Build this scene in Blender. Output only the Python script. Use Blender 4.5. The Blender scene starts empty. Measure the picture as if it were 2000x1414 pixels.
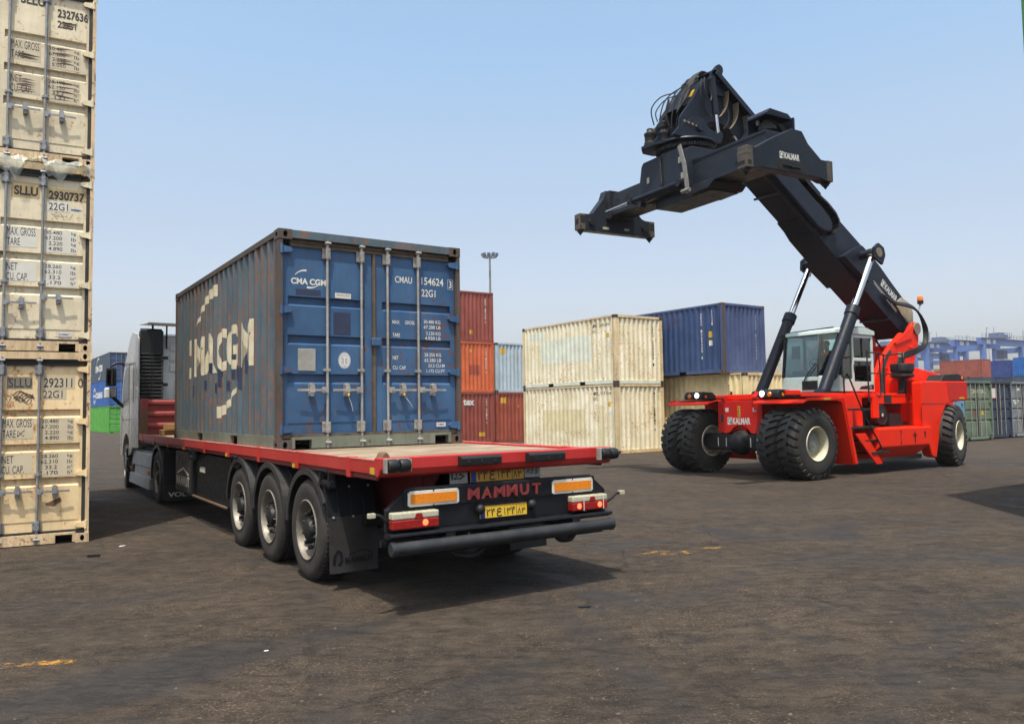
import bpy, bmesh, math, random
from mathutils import Vector, Matrix
random.seed(7)
R_=math.radians
# ------------------------------------------------------------------ camera, sky, sun, exposure
sc=bpy.context.scene
COL=sc.collection
def link(o): COL.objects.link(o); return o
HC=1.718; PITCH=0.0595; ROLL=-0.01558; FPX=1539.03
cam=bpy.data.cameras.new("camera"); co=link(bpy.data.objects.new("camera",cam)); sc.camera=co
cam.sensor_fit='HORIZONTAL'; cam.sensor_width=36.0; cam.lens=FPX/2000*36.0
cam.clip_start=0.05; cam.clip_end=4000
fw=Vector((0,math.cos(PITCH),math.sin(PITCH))); up=Vector((0,-math.sin(PITCH),math.cos(PITCH))); rt=Vector((1,0,0))
r2=rt*math.cos(ROLL)+up*math.sin(ROLL); u2=-rt*math.sin(ROLL)+up*math.cos(ROLL)
M=Matrix((r2,u2,-fw)).transposed().to_4x4(); M.translation=Vector((0,0,HC)); co.matrix_world=M
SUN_EL=R_(70.3); SUN_AZ=R_(-98.5)       # azimuth of the sun, counter-clockwise from +x
w=bpy.data.worlds.new("World"); sc.world=w; w.use_nodes=True
nt=w.node_tree; nt.nodes.clear()
sky=nt.nodes.new('ShaderNodeTexSky'); sky.sky_type='NISHITA'; sky.sun_disc=False
sky.sun_elevation=SUN_EL; sky.sun_rotation=math.pi/2-SUN_AZ
sky.air_density=1.0; sky.dust_density=4.0; sky.ozone_density=1.0; sky.altitude=0
bgn=nt.nodes.new('ShaderNodeBackground'); bgn.inputs['Strength'].default_value=0.15
out=nt.nodes.new('ShaderNodeOutputWorld')
tint=nt.nodes.new('ShaderNodeMix'); tint.data_type='RGBA'; tint.blend_type='MULTIPLY'; tint.inputs[0].default_value=1; tint.inputs[7].default_value=(1.06,.98,.87,1)
tc=nt.nodes.new('ShaderNodeTexCoord'); sx=nt.nodes.new('ShaderNodeSeparateXYZ'); nt.links.new(tc.outputs['Generated'],sx.inputs[0])
hz=nt.nodes.new('ShaderNodeValToRGB'); nt.links.new(sx.outputs[2],hz.inputs[0])
el=hz.color_ramp.elements; el[0].position=0.0; el[0].color=(1.05,1.06,1.22,1); el[1].position=.42; el[1].color=(1.02,1.07,.98,1)
for p_,c_ in ((.05,(1.0,.95,1.02,1)),(.12,(.98,.87,.84,1)),(.22,(1.0,.89,.80,1)),(.32,(1.07,1.0,.88,1))): e_=el.new(p_); e_.color=c_
nt.links.new(hz.outputs[0],tint.inputs[7])
nt.links.new(sky.outputs[0],tint.inputs[6]); nt.links.new(tint.outputs[2],bgn.inputs[0]); nt.links.new(bgn.outputs[0],out.inputs[0])
sl=bpy.data.lights.new("sun",'SUN'); sl.energy=3.2; sl.angle=R_(0.6); sl.color=(1,.93,.82)
so=link(bpy.data.objects.new("sun",sl)); so.location=(-20,-60,120)
sd=Vector((math.cos(SUN_EL)*math.cos(SUN_AZ),math.cos(SUN_EL)*math.sin(SUN_AZ),math.sin(SUN_EL)))
so.rotation_euler=sd.to_track_quat('Z','Y').to_euler()
vs=sc.view_settings; vs.view_transform='Standard'; vs.look='None'; vs.exposure=0.90; vs.gamma=1.0
sc.cycles.max_bounces=8; sc.cycles.transparent_max_bounces=16
sc.cycles.use_denoising=True

# ------------------------------------------------------------------ materials
KA=.74
class NT:
    def __init__(s,name):
        s.m=bpy.data.materials.new(name); s.m.use_nodes=True; s.t=s.m.node_tree; s.t.nodes.clear()
        s.out=s.t.nodes.new('ShaderNodeOutputMaterial'); s._c=None
    def n(s,typ,**kw):
        nd=s.t.nodes.new(typ)
        for k,v in kw.items():
            if k in('ins',):
                for a,b in v.items():
                    if hasattr(b,'is_output'): s.t.links.new(b,nd.inputs[a])
                    else: nd.inputs[a].default_value=b
            else: setattr(nd,k,v)
        return nd
    raw=False
    def coord(s,sc_=(1,1,1),kind='Object',loc=(0,0,0),raw=False):
        if s._c is None:
            s._c=s.n('ShaderNodeTexCoord'); oi=s.n('ShaderNodeObjectInfo'); va=s.n('ShaderNodeVectorMath',operation='SCALE'); va.inputs[0].default_value=(31,17,23)
            s.t.links.new(oi.outputs['Random'],va.inputs['Scale']); vb=s.n('ShaderNodeVectorMath',operation='ADD'); s.t.links.new(s._c.outputs['Object'],vb.inputs[0]); s.t.links.new(va.outputs[0],vb.inputs[1]); s._o=vb.outputs[0]
        mp=s.n('ShaderNodeMapping'); mp.inputs['Scale'].default_value=sc_; mp.inputs['Location'].default_value=loc
        s.t.links.new(s._c.outputs[kind] if (raw or s.raw) else s._o,mp.inputs['Vector']); return mp.outputs[0]
    def noise(s,scale=5,detail=4,rough=.55,vec=None,dist=0):
        nd=s.n('ShaderNodeTexNoise',ins={'Scale':scale,'Detail':detail,'Roughness':rough,'Distortion':dist})
        s.t.links.new(vec if vec else s.coord(),nd.inputs['Vector']); return nd.outputs['Fac']
    def vor(s,scale,vec=None,feature='F1',rnd=1.0):
        nd=s.n('ShaderNodeTexVoronoi',feature=feature,ins={'Scale':scale,'Randomness':rnd}); s.t.links.new(vec if vec else s.coord(),nd.inputs['Vector']); return nd
    def ramp(s,f,a,b,lo=0.0,hi=1.0):
        nd=s.n('ShaderNodeMapRange',ins={'Value':f,'From Min':a,'From Max':b,'To Min':lo,'To Max':hi}); nd.clamp=True; return nd.outputs[0]
    def mul(s,a,b): return s.math('MULTIPLY',a,b)
    def math(s,op,a,b=0.0):
        nd=s.n('ShaderNodeMath',operation=op)
        for i,v in ((0,a),(1,b)):
            if hasattr(v,'is_output'): s.t.links.new(v,nd.inputs[i])
            else: nd.inputs[i].default_value=v
        return nd.outputs[0]
    def mix(s,f,a,b,blend='MIX'):
        nd=s.n('ShaderNodeMix',data_type='RGBA',blend_type=blend)
        for i,v in ((0,f),(6,a),(7,b)):
            if hasattr(v,'is_output'): s.t.links.new(v,nd.inputs[i])
            else: nd.inputs[i].default_value=v if i==0 else (*v[:3],1)
        return nd.outputs[2]
    def bump(s,h,strength=.3,dist=.01,nrm=None):
        nd=s.n('ShaderNodeBump',ins={'Strength':strength,'Distance':dist,'Height':h})
        if nrm: s.t.links.new(nrm,nd.inputs['Normal'])
        return nd.outputs[0]
    def pbr(s,col,rough=.5,metal=0.0,nrm=None,spec=.5,coat=0,emit=None,es=0):
        b=s.n('ShaderNodeBsdfPrincipled')
        for k,v in (('Base Color',col),('Roughness',rough),('Metallic',metal),('Normal',nrm),('Specular IOR Level',spec),('Coat Weight',coat)):
            if v is None: continue
            if hasattr(v,'is_output'): s.t.links.new(v,b.inputs[k])
            else: b.inputs[k].default_value=(*v[:3],1) if k=='Base Color' else v
        if emit: b.inputs['Emission Color'].default_value=(*emit,1); b.inputs['Emission Strength'].default_value=es
        s.t.links.new(b.outputs[0],s.out.inputs[0]); return s.m
RUST=(.085,.032,.014)
def dim(c,k=KA): return tuple(x*k for x in c)
def paint(name,base,rust=.15,dirt=.3,fade=None,rough=.5,streak=.4,scale=1.0,dirtcol=(.09,.075,.055),rustcol=RUST,bump=.1,spots=1.0,edge=None):
    t=NT(name); base=dim(base); fade=dim(fade) if fade else None; dirtcol=dim(dirtcol); rustcol=dim(rustcol)
    n1=t.noise(1.3*scale,5,.6)
    dark=tuple(x*.72 for x in base); lite=fade or tuple(min(1,x*1.12+.01) for x in base)
    col=t.mix(t.ramp(n1,.3,.7),dark,lite)
    n2=t.noise(9*scale,6,.65,dist=.4)
    col=t.mix(t.mul(t.ramp(n2,.48,.72),.35),col,lite)
    if dirt>0:
        st=t.noise(1,6,.7,vec=t.coord((9*scale,9*scale,.7*scale)))
        col=t.mix(t.mul(t.ramp(st,.45,.75),dirt),col,dirtcol)
    if rust>0:
        big=t.noise(.9*scale,4,.6,vec=t.coord(loc=(3.1,1.7,9.2)))
        fine=t.noise(13*scale,8,.72,vec=t.coord((1,1,.8),loc=(5,2,1)))
        stv=t.noise(1,5,.7,vec=t.coord((24*scale,24*scale,1.1*scale),loc=(1,8,3)))
        thr=.705-.22*rust
        sp=t.mul(t.ramp(t.math('ADD',t.mul(fine,.72),t.mul(big,.3)),thr-.02,thr+.05),spots)
        rs=t.mul(t.ramp(t.math('ADD',t.mul(stv,.7),t.mul(big,.3)),.645-.16*rust,.755-.1*rust),streak)
        f=t.math('MAXIMUM',sp,rs)
        if edge:
            sx=t.n('ShaderNodeSeparateXYZ'); t.t.links.new(t.coord(raw=True),sx.inputs[0])
            fr=t.math('FRACT',t.math('DIVIDE',t.math('SUBTRACT',sx.outputs[1],edge[0]),edge[1]))
            ln=t.math('MAXIMUM',t.ramp(t.math('ABSOLUTE',t.math('SUBTRACT',fr,.26)),.075,.02),t.math('MAXIMUM',t.ramp(fr,.07,.015),t.ramp(fr,.93,.985)))
            wr=t.noise(1,6,.75,vec=t.coord((7,7,1.6),loc=(2,9,4)))
            f=t.math('MAXIMUM',f,t.mul(ln,t.ramp(wr,.43,.55)))
        rc=t.mix(t.noise(30,3),tuple(x*.6 for x in rustcol),tuple(min(1,x*1.9) for x in rustcol))
        col=t.mix(f,col,rc)
        ro=t.mix(f,(rough,)*3,(.9,)*3)
    else: ro=rough
    nr=t.bump(t.math('ADD',t.noise(2.2,3),t.mul(n2,.12)),bump,.03)
    return t.pbr(col,ro,0,nr,.35)
def plain(name,base,rough=.5,metal=0.0,var=.2,scale=6,bump=.05,dirt=0,coat=0,emit=None,es=0,dirtcol=(.12,.095,.07),spec=.5):
    t=NT(name); base=dim(base); dirtcol=dim(dirtcol)
    n=t.noise(scale,5,.6)
    col=t.mix(t.ramp(n,.3,.7),tuple(x*(1-var) for x in base),tuple(min(1,x*(1+var)) for x in base))
    if dirt:
        d=t.noise(3.3,7,.7,vec=t.coord(loc=(4,4,4)))
        col=t.mix(t.mul(t.ramp(d,.42,.7),dirt),col,dirtcol)
    rr=t.ramp(t.noise(scale*2,4),.3,.7,max(.03,rough-.1),min(1,rough+.12))
    return t.pbr(col,rr,metal,t.bump(t.noise(scale*3,4),bump,.01) if bump else None,spec,coat,emit,es)
def glass(name,tint,refl=.12,rough=.02):
    t=NT(name)
    tr=t.n('ShaderNodeBsdfTransparent'); tr.inputs[0].default_value=(*tint,1)
    gl=t.n('ShaderNodeBsdfGlossy'); gl.inputs['Roughness'].default_value=rough
    fr=t.n('ShaderNodeFresnel'); fr.inputs[0].default_value=1.5
    f=t.math('ADD',t.mul(fr.outputs[0],.9),refl*.4+t_noise(t)*0)
    mx=t.n('ShaderNodeMixShader'); t.t.links.new(f,mx.inputs[0]); t.t.links.new(tr.outputs[0],mx.inputs[1]); t.t.links.new(gl.outputs[0],mx.inputs[2])
    t.t.links.new(mx.outputs[0],t.out.inputs[0]); return t.m
def t_noise(t): return 0.0

def ground_mat():
    t=NT('asphalt'); t.raw=True
    big=t.noise(.13,5,.6,dist=.6); mid=t.noise(.6,7,.65,vec=t.coord(loc=(7,3,0)),dist=.3); fin=t.noise(4.5,9,.78)
    stv=t.noise(1,7,.7,vec=t.coord((.45,2.2,1),loc=(2,1,0)),dist=.5)
    blot=t.noise(.42,8,.68,vec=t.coord((1,1,1),loc=(13,5,0)),dist=.9)
    col=t.mix(t.ramp(mid,.3,.72),(.036,.0268,.0196),(.068,.0515,.0378))
    col=t.mix(t.mul(t.ramp(big,.48,.64),.65),col,(.034,.030,.028))
    col=t.mix(t.mul(t.ramp(stv,.5,.66),.55),col,(.017,.0140,.0118))
    col=t.mix(t.mul(t.ramp(fin,.5,.68),.55),col,(.098,.073,.053))
    col=t.mix(t.mul(t.ramp(fin,.5,.36),.62),col,(.010,.0085,.0075))
    # worn aggregate showing as tan worm-like specks, thick in some places and rubbed out in others
    agg=t.noise(44,3,.65,dist=.3); agf=t.noise(75,2,.6,vec=t.coord(loc=(4,4,0)))
    dens=t.ramp(t.noise(.8,6,.7,vec=t.coord(loc=(21,8,0))),.32,.62,.68,.52)
    spk=t.ramp(t.math('SUBTRACT',agg,dens),-.015,.035)
    col=t.mix(t.mul(spk,.8),col,t.mix(t.noise(9,3),(.085,.064,.048),(.22,.15,.097)))
    col=t.mix(t.mul(t.ramp(agf,.60,.66),.45),col,(.13,.10,.075)); col=t.mix(t.mul(t.ramp(agf,.42,.36),.5),col,(.018,.014,.012))
    bl=t.ramp(blot,.55,.63)
    sxy=t.n('ShaderNodeSeparateXYZ'); t.t.links.new(t.coord(),sxy.inputs[0]); X,Y=sxy.outputs[0],sxy.outputs[1]
    wb=t.math('SUBTRACT',t.noise(1.6,6,.65,vec=t.coord(loc=(9,9,0))),.5)
    def oil(cx,cy,rx,ry,a,soft=.35,amt=1.0):
        c_,s_=math.cos(a),math.sin(a); dx=t.math('SUBTRACT',X,cx); dy=t.math('SUBTRACT',Y,cy)
        p=t.math('DIVIDE',t.math('ADD',t.mul(dx,c_),t.mul(dy,s_)),rx); q=t.math('DIVIDE',t.math('SUBTRACT',t.mul(dy,c_),t.mul(dx,s_)),ry)
        r=t.math('SQRT',t.math('ADD',t.mul(p,p),t.mul(q,q)))
        return t.mul(t.ramp(t.math('ADD',r,t.mul(wb,1.5)),1.0+soft,1.0-soft),amt)
    def track(cx,cy,R0,wd,amt):
        dx=t.math('SUBTRACT',X,cx); dy=t.math('SUBTRACT',Y,cy)
        r=t.math('ABSOLUTE',t.math('SUBTRACT',t.math('SQRT',t.math('ADD',t.mul(dx,dx),t.mul(dy,dy))),R0))
        return t.mul(t.mul(t.ramp(r,wd,wd*.45),amt),t.ramp(t.math('ADD',wb,.5),.38,.6))
    for q in (oil(-2.35,5.40,1.0,.42,.78,.3,1.0),oil(-1.35,6.3,.5,.2,.6,.4,.85),oil(-2.9,4.7,.6,.25,.8,.4,.8),oil(-.3,4.7,.8,.25,.9,.5,.55),oil(.63,6.95,.13,.09,0,.3,1.0),oil(2.6,5.0,.8,.2,-.3,.5,.5),oil(-3.6,7.5,1.0,.3,.5,.5,.6),oil(4.6,9.0,1.6,.5,.2,.5,.5),oil(1.8,3.9,.8,.2,.2,.5,.5),
              track(-14,2,13.2,.22,.8),track(-14,2,15.1,.22,.75),track(16,-6,17.5,.25,.8),track(16,-6,19.6,.25,.8),track(6,40,26.0,.35,.5),track(6,40,28.1,.35,.5)):
        bl=t.math('MAXIMUM',bl,q)
    col=t.mix(t.mul(bl,.72),col,t.mix(fin,(.016,.015,.016),(.040,.037,.037)))
    cr=t.vor(.55,vec=t.coord(loc=(1,1,0)),feature='DISTANCE_TO_EDGE')
    wob=t.noise(2.5,5,.7)
    crk=t.mul(t.ramp(t.math('ADD',cr.outputs['Distance'],t.mul(t.math('SUBTRACT',wob,.5),.12)),.010,.0),t.ramp(big,.47,.55))
    col=t.mix(t.mul(crk,.5),col,(.012,.010,.009))
    rid=t.noise(1,6,.7,vec=t.coord((4.5,9,1),loc=(6,2,0)),dist=.9)
    col=t.mix(t.mul(t.ramp(rid,.57,.68),.25),col,(.013,.011,.0095))
    h=t.math('ADD',t.math('ADD',t.mul(agf,.45),t.math('ADD',t.mul(fin,1.6),t.mul(t.ramp(rid,.50,.64),-.5))),t.math('ADD',t.mul(spk,.30),t.mul(crk,-.8)))
    ro=t.ramp(bl,.1,.9,.92,.6)
    return t.pbr(col,ro,0,t.bump(h,1.0,.03),.25)
def wood_mat():
    t=NT('deck_planks'); t.raw=True
    co_=t.coord()
    sp=t.n('ShaderNodeSeparateXYZ'); t.t.links.new(co_,sp.inputs[0])
    row=t.math('FLOOR',t.mul(sp.outputs[1],7.1)); fr=t.math('FRACT',t.mul(sp.outputs[1],7.1))
    wn=t.n('ShaderNodeTexWhiteNoise',noise_dimensions='1D'); t.t.links.new(row,wn.inputs['W'])
    gra=t.noise(1,7,.7,vec=t.coord((1.6,26,1)),dist=.4)
    col=t.mix(wn.outputs['Value'],(.19,.15,.105),(.37,.30,.21))
    col=t.mix(t.mul(t.ramp(gra,.40,.60),.8),col,(.10,.072,.053))
    col=t.mix(t.mul(t.ramp(t.noise(1.5,5),.5,.7),.5),col,(.37,.29,.225))
    gap=t.ramp(fr,.06,.02)
    col=t.mix(gap,col,(.03,.022,.016))
    return t.pbr(col,.85,0,t.bump(t.math('SUBTRACT',gra,gap),.4,.01),.25)
def oldwood():
    t=NT('old_wood'); g=t.noise(1,7,.7,vec=t.coord((2,2,18)))
    return t.pbr(t.mix(t.ramp(g,.35,.65),(.42,.25,.10),(.16,.085,.035)),.85,0,t.bump(g,.4,.01),.2)

m_ground=ground_mat(); m_wood=wood_mat(); m_oldwood=oldwood()
m_blue=paint('blue_door_paint',(.028,.096,.235),.53,.40,rough=.5,streak=.42,fade=(.058,.145,.30),dirtcol=(.055,.085,.12),rustcol=(.12,.055,.03))
m_blueside=paint('weathered_blue_paint',(.085,.15,.20),.60,.45,edge=(.16,5.738/21),rough=.6,streak=.85,fade=(.105,.15,.18),dirtcol=(.05,.055,.045),rustcol=(.21,.09,.04),bump=.5)
m_rustframe=paint('rusty_frame_paint',(.085,.075,.070),.75,.4,rough=.8,streak=.85,rustcol=(.125,.052,.028),scale=1.8)
m_sill=paint('scuffed_sill_paint',(.20,.22,.17),.42,.5,streak=.8)
m_galv=plain('galvanised_steel',(.42,.41,.385),.5,.35,.22,14,.1,dirt=.55,dirtcol=(.22,.15,.10))
m_galvdk=plain('grey_zinc_steel',(.30,.31,.33),.5,.3,.25,14,.1,dirt=.35)
m_gask=plain('perished_gasket',(.10,.075,.05),.85,0,.5,9,.2,dirt=.5,dirtcol=(.21,.16,.11))
m_gaskdk=plain('black_gasket',(.018,.017,.016),.7,0,.4,9,.1,dirt=.3,dirtcol=(.06,.05,.04))
m_cream=paint('cream_container_paint',(.84,.74,.53),.55,.30,rough=.55,streak=.5,rustcol=(.30,.15,.055),dirtcol=(.33,.29,.20))
m_creamlow=paint('rusty_cream_container_paint',(.93,.71,.41),.50,.42,rough=.6,streak=.7,rustcol=(.34,.16,.06),dirtcol=(.52,.35,.17))
m_creamfr=paint('rust_cream_frame',(.78,.58,.35),.60,.5,rough=.75,streak=.85,rustcol=(.13,.055,.025),scale=1.6)
m_darkpatch=plain('grey_brown_overpaint',(.20,.17,.13),.6,0,.2,4,0)
m_creamB=paint('chalky_cream_paint',(1.02,.90,.58),.60,.30,rough=.6,streak=.7,rustcol=(.38,.19,.05),dirtcol=(.42,.34,.16),fade=(1.05,.98,.76))
m_creamC=paint('yellow_cream_paint',(.98,.80,.44),.12,.2,streak=.25,rustcol=(.38,.17,.05),dirtcol=(.40,.30,.15))
m_navy=paint('navy_container_paint',(.030,.068,.19),.10,.12,streak=.2,dirtcol=(.06,.09,.15))
m_navyL=paint('slate_blue_paint',(.060,.092,.215),.10,.12,streak=.2,dirtcol=(.09,.11,.17))
m_redbr=paint('red_brown_paint',(.30,.062,.042),.16,.3,streak=.4,dirtcol=(.12,.07,.06))
m_red2=paint('oxide_red_paint',(.36,.070,.038),.34,.3,streak=.4,rustcol=(.05,.025,.02))
m_orange=paint('faded_orange_paint',(.66,.135,.042),.24,.2,streak=.35)
m_ltblue=paint('pale_grey_blue_paint',(.47,.57,.64),.36,.2,streak=.45,rustcol=(.22,.09,.04))
m_green=paint('faded_green_paint',(.135,.19,.12),.18,.35,streak=.35,fade=(.19,.26,.18))
m_dkblue=paint('dark_blue_paint',(.028,.045,.085),.12,.3,streak=.3)
m_grey=paint('grey_container_paint',(.20,.22,.25),.10,.4,streak=.2,fade=(.33,.35,.37))
m_skyblue=paint('light_blue_paint',(.16,.36,.55),.1,.3,streak=.2)
m_bgreen=paint('bright_green_paint',(.09,.40,.045),.05,.1,streak=.1)
m_royal=paint('royal_blue_paint',(.02,.115,.42),.05,.1,streak=.1)
m_cmagrey=paint('grey_blue_paint',(.055,.085,.125),.08,.2,streak=.2)
m_royal2=paint('deep_blue_paint',(.03,.065,.27),.05,.1,streak=.1)
m_royal3=paint('vivid_blue_paint',(.008,.14,.48),.05,.1,streak=.1)
m_farred=paint('terracotta_paint',(.36,.085,.052),.1,.1,streak=.1)
m_palegrey=paint('pale_cream_far_paint',(.6,.55,.42),.1,.1,streak=.1)
m_rgreen=paint('mid_green_paint',(.05,.22,.06),.12,.2,streak=.3)
m_hole=plain('dark_void',(.006,.006,.006),.95,0,.3,8,0)
m_cream_let=plain('cream_lettering',(.66,.60,.44),.6,0,.15,7,0,dirt=.4,dirtcol=(.40,.32,.20))
m_white_let=plain('white_lettering',(.74,.74,.70),.6,0,.08,8,0,dirt=.18,dirtcol=(.4,.36,.3))
m_black_let=plain('black_lettering',(.020,.020,.022),.6,0,.2,8,0,dirt=.12,dirtcol=(.2,.17,.12))
m_sticker=plain('white_sticker',(.72,.70,.63),.55,0,.05,3,0,dirt=.25,dirtcol=(.5,.42,.3))
m_patch=plain('aged_sticker',(.60,.52,.37),.6,0,.08,3,0,dirt=.25,dirtcol=(.42,.32,.2))
m_brownpatch=plain('brown_overpaint',(.50,.36,.17),.6,0,.12,4,0)
m_greypatch=plain('repaint_patch',(.80,.84,.70),.6,0,.1,3,0,dirt=.2)
m_tanpatch=plain('tan_repaint_patch',(.80,.70,.42),.6,0,.08,3,0,dirt=.2)
m_navyrep=plain('navy_repaint',(.016,.028,.075),.6,0,.3,5,0,dirt=.3,dirtcol=(.07,.08,.1))
m_yellow=plain('yellow_marking',(.66,.40,.02),.5,0,.1,8,0,dirt=.15)
m_alu=plain('brushed_alloy_plate',(.36,.36,.33),.55,.2,.12,20,0,dirt=.3)
m_film=None
m_trred=paint('trailer_red_paint',(.60,.014,.014),.30,.14,rough=.42,streak=.10,fade=(.55,.045,.04),dirtcol=(.26,.05,.04),rustcol=(.40,.24,.21))
m_chip=paint('chipped_edge_paint',(.62,.16,.14),.72,.4,rough=.6,streak=.6,rustcol=(.50,.40,.34),dirtcol=(.55,.40,.34),scale=1.5)
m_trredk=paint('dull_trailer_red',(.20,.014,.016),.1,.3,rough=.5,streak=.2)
m_fadered=paint('weathered_red_paint',(.30,.035,.035),.2,.3,rough=.6,streak=.2)
m_hbrust=paint('rusty_end_post',(.20,.09,.045),.6,.6,rough=.8,dirtcol=(.07,.085,.03))
m_blk=plain('black_plastic',(.011,.012,.014),.55,0,.25,6,.06,dirt=.22,dirtcol=(.04,.036,.032),spec=.3)
m_blkmetal=plain('black_painted_steel',(.007,.008,.012),.45,0,.3,6,.08,dirt=.2,dirtcol=(.03,.028,.026),spec=.25)
m_greyfend=plain('grey_black_plastic',(.026,.027,.030),.5,0,.3,5,.06,dirt=.4,dirtcol=(.065,.055,.045),spec=.3)
m_pipe=plain('scuffed_black_pipe',(.018,.021,.026),.42,0,.3,5,.1,dirt=.4,dirtcol=(.075,.072,.07),spec=.35)
m_under=plain('grimy_underside',(.009,.008,.008),.8,0,.3,5,.1,spec=.2)
m_tyre=plain('tyre_rubber',(.019,.017,.016),.78,0,.25,6,.15,dirt=.65,dirtcol=(.062,.05,.040))
m_tyreR=plain('heavy_tyre_rubber',(.021,.020,.019),.75,0,.25,5,.15,dirt=.5,dirtcol=(.055,.045,.037))
m_rim=plain('dirty_silver_rim',(.27,.25,.21),.5,.25,.3,9,.05,dirt=.75,dirtcol=(.10,.075,.055))
m_sprworn=plain('worn_dark_corner_steel',(.075,.066,.056),.6,0,.4,9,.1,dirt=.5,dirtcol=(.17,.10,.06))
m_rimR=plain('cream_rim_paint',(.62,.59,.44),.45,0,.1,6,.03,dirt=.25,dirtcol=(.32,.25,.16))
m_rimRd=plain('grey_hub_paint',(.34,.36,.34),.5,0,.12,6,.03,dirt=.3)
m_truck=plain('pearl_white_truck_paint',(.47,.45,.41),.28,.08,.02,.4,.0,coat=.3)
m_truckw=plain('white_cab_panel',(.70,.74,.74),.45,0,.04,3,.0,dirt=.12,dirtcol=(.5,.5,.46))
m_skirt=plain('grey_skirt_panel',(.30,.31,.32),.4,.1,.08,3,.0,dirt=.3)
m_seam=plain('dark_seam',(.10,.10,.095),.7,0,.2,8,0)
m_orangeR=plain('orange_reflector',(.78,.24,.012),.3,0,.05,30,0)
m_whitetape=plain('white_reflector_tape',(.70,.70,.64),.4,0,.06,20,0,dirt=.2)
m_redlens=plain('red_lens',(.30,.014,.012),.2,0,.1,10,0)
m_clearlens=plain('clear_lens',(.52,.50,.38),.25,0,.12,12,0,dirt=.4,dirtcol=(.28,.24,.14))
m_lit=plain('lit_red_lamp',(.6,.03,.02),.3,emit=(1,.06,.02),es=4.0,bump=0)
m_litw=plain('lit_white_lamp',(.9,.9,.9),.3,emit=(1,.97,.9),es=5.0,bump=0)
m_plate=plain('number_plate_yellow',(.82,.52,.03),.45,0,.04,8,0,dirt=.1)
m_platetop=plain('amber_number_plate',(.72,.36,.03),.45,0,.04,8,0,dirt=.1)
m_plblue=plain('plate_blue',(.012,.035,.30),.45,0,.1,8,0)
m_plaq=plain('pale_plaque',(.40,.41,.38),.5,0,.06,8,0,dirt=.4)
m_mam=plain('raised_red_letters',(.22,.028,.028),.45,0,.1,12,0)
m_rred=plain('machine_red_paint',(.96,.028,.005),.36,0,.06,2,.015,dirt=.16,dirtcol=(.50,.05,.025),spec=.14)
m_rred2=plain('dull_and_shaded_red',(.62,.022,.016),.42,0,.07,3,.02,dirt=.22,dirtcol=(.28,.04,.03),spec=.14)
m_boom=plain('boom_charcoal_paint',(.011,.016,.030),.45,0,.15,2.5,.03,dirt=.2,dirtcol=(.030,.033,.040),spec=.22)
m_boomdk=plain('dark_steel_fittings',(.012,.013,.016),.5,0,.3,8,.08,dirt=.35,dirtcol=(.085,.07,.055),spec=.3)
m_spr=plain('spreader_charcoal_paint',(.017,.023,.036),.45,0,.15,3,.04,dirt=.3,dirtcol=(.050,.052,.055),spec=.22)
m_rust=paint('bare_rusty_metal',(.16,.10,.06),.5,.4,rough=.8)
m_ribs=plain('worn_rib_edges',(.23,.18,.12),.7,0,.3,8,.1,dirt=.3)
m_chrome=plain('chromed_rod',(.72,.73,.76),.10,1.0,.03,5,0)
m_bar=plain('pale_steel_bar',(.24,.23,.21),.5,.2,.2,8,.05)
m_cabw=plain('cab_white_paint',(.60,.74,.71),.32,0,.03,3,0,dirt=.10,dirtcol=(.5,.48,.42))
m_glass=glass('cab_tinted_glass',(.84,.96,.935),.06)
m_glassd=glass('dark_side_glass',(.42,.50,.50),.14)
m_tglass=glass('truck_window_glass',(.10,.11,.12),.2)
m_amber=plain('amber_beacon_lens',(.85,.22,.01),.2,0,.05,8,0)
m_cloth=plain('dark_work_clothes',(.018,.022,.032),.85,0,.3,12,.1)
m_vest=plain('orange_collar',(.70,.13,.02),.8,0,.1,12,.05)
m_skin=plain('skin',(.36,.20,.13),.55,0,.08,12,.02)
m_hair=plain('black_hair',(.012,.01,.009),.6,0,.2,30,.1)
m_seat=plain('seat_fabric',(.03,.03,.032),.85,0,.2,12,.1)
m_crane=plain('crane_blue_paint',(.10,.20,.52),.5,0,.1,1,0,dirt=.15)
m_craned=plain('crane_grey_steel',(.12,.16,.27),.6,0,.2,1,0)
m_cranew=plain('crane_white_sign',(.70,.71,.70),.6,0,.05,1,0)
m_mast=plain('mast_galvanised',(.23,.235,.235),.5,.25,.12,1,0)
m_lamp=plain('floodlight_glass',(.5,.53,.55),.2,.3,.1,5,0)
m_canvas=plain('beige_canvas_guard',(.50,.45,.34),.8,0,.2,5,.2,dirt=.4)
m_worn=None
def worn_paint():
    t=NT('worn_yellow_paint'); n=t.noise(7,8,.8); b=t.noise(1.2,4)
    f=t.ramp(t.math('ADD',t.mul(n,.7),t.mul(b,.4)),.57,.64)
    p=t.n('ShaderNodeBsdfPrincipled'); p.inputs['Base Color'].default_value=(.33,.165,.02,1); p.inputs['Roughness'].default_value=.8
    tr=t.n('ShaderNodeBsdfTransparent'); mx=t.n('ShaderNodeMixShader')
    t.t.links.new(t.mul(f,.8),mx.inputs[0]); t.t.links.new(tr.outputs[0],mx.inputs[1]); t.t.links.new(p.outputs[0],mx.inputs[2])
    t.t.links.new(mx.outputs[0],t.out.inputs[0]); return t.m
m_worn=worn_paint()
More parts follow.
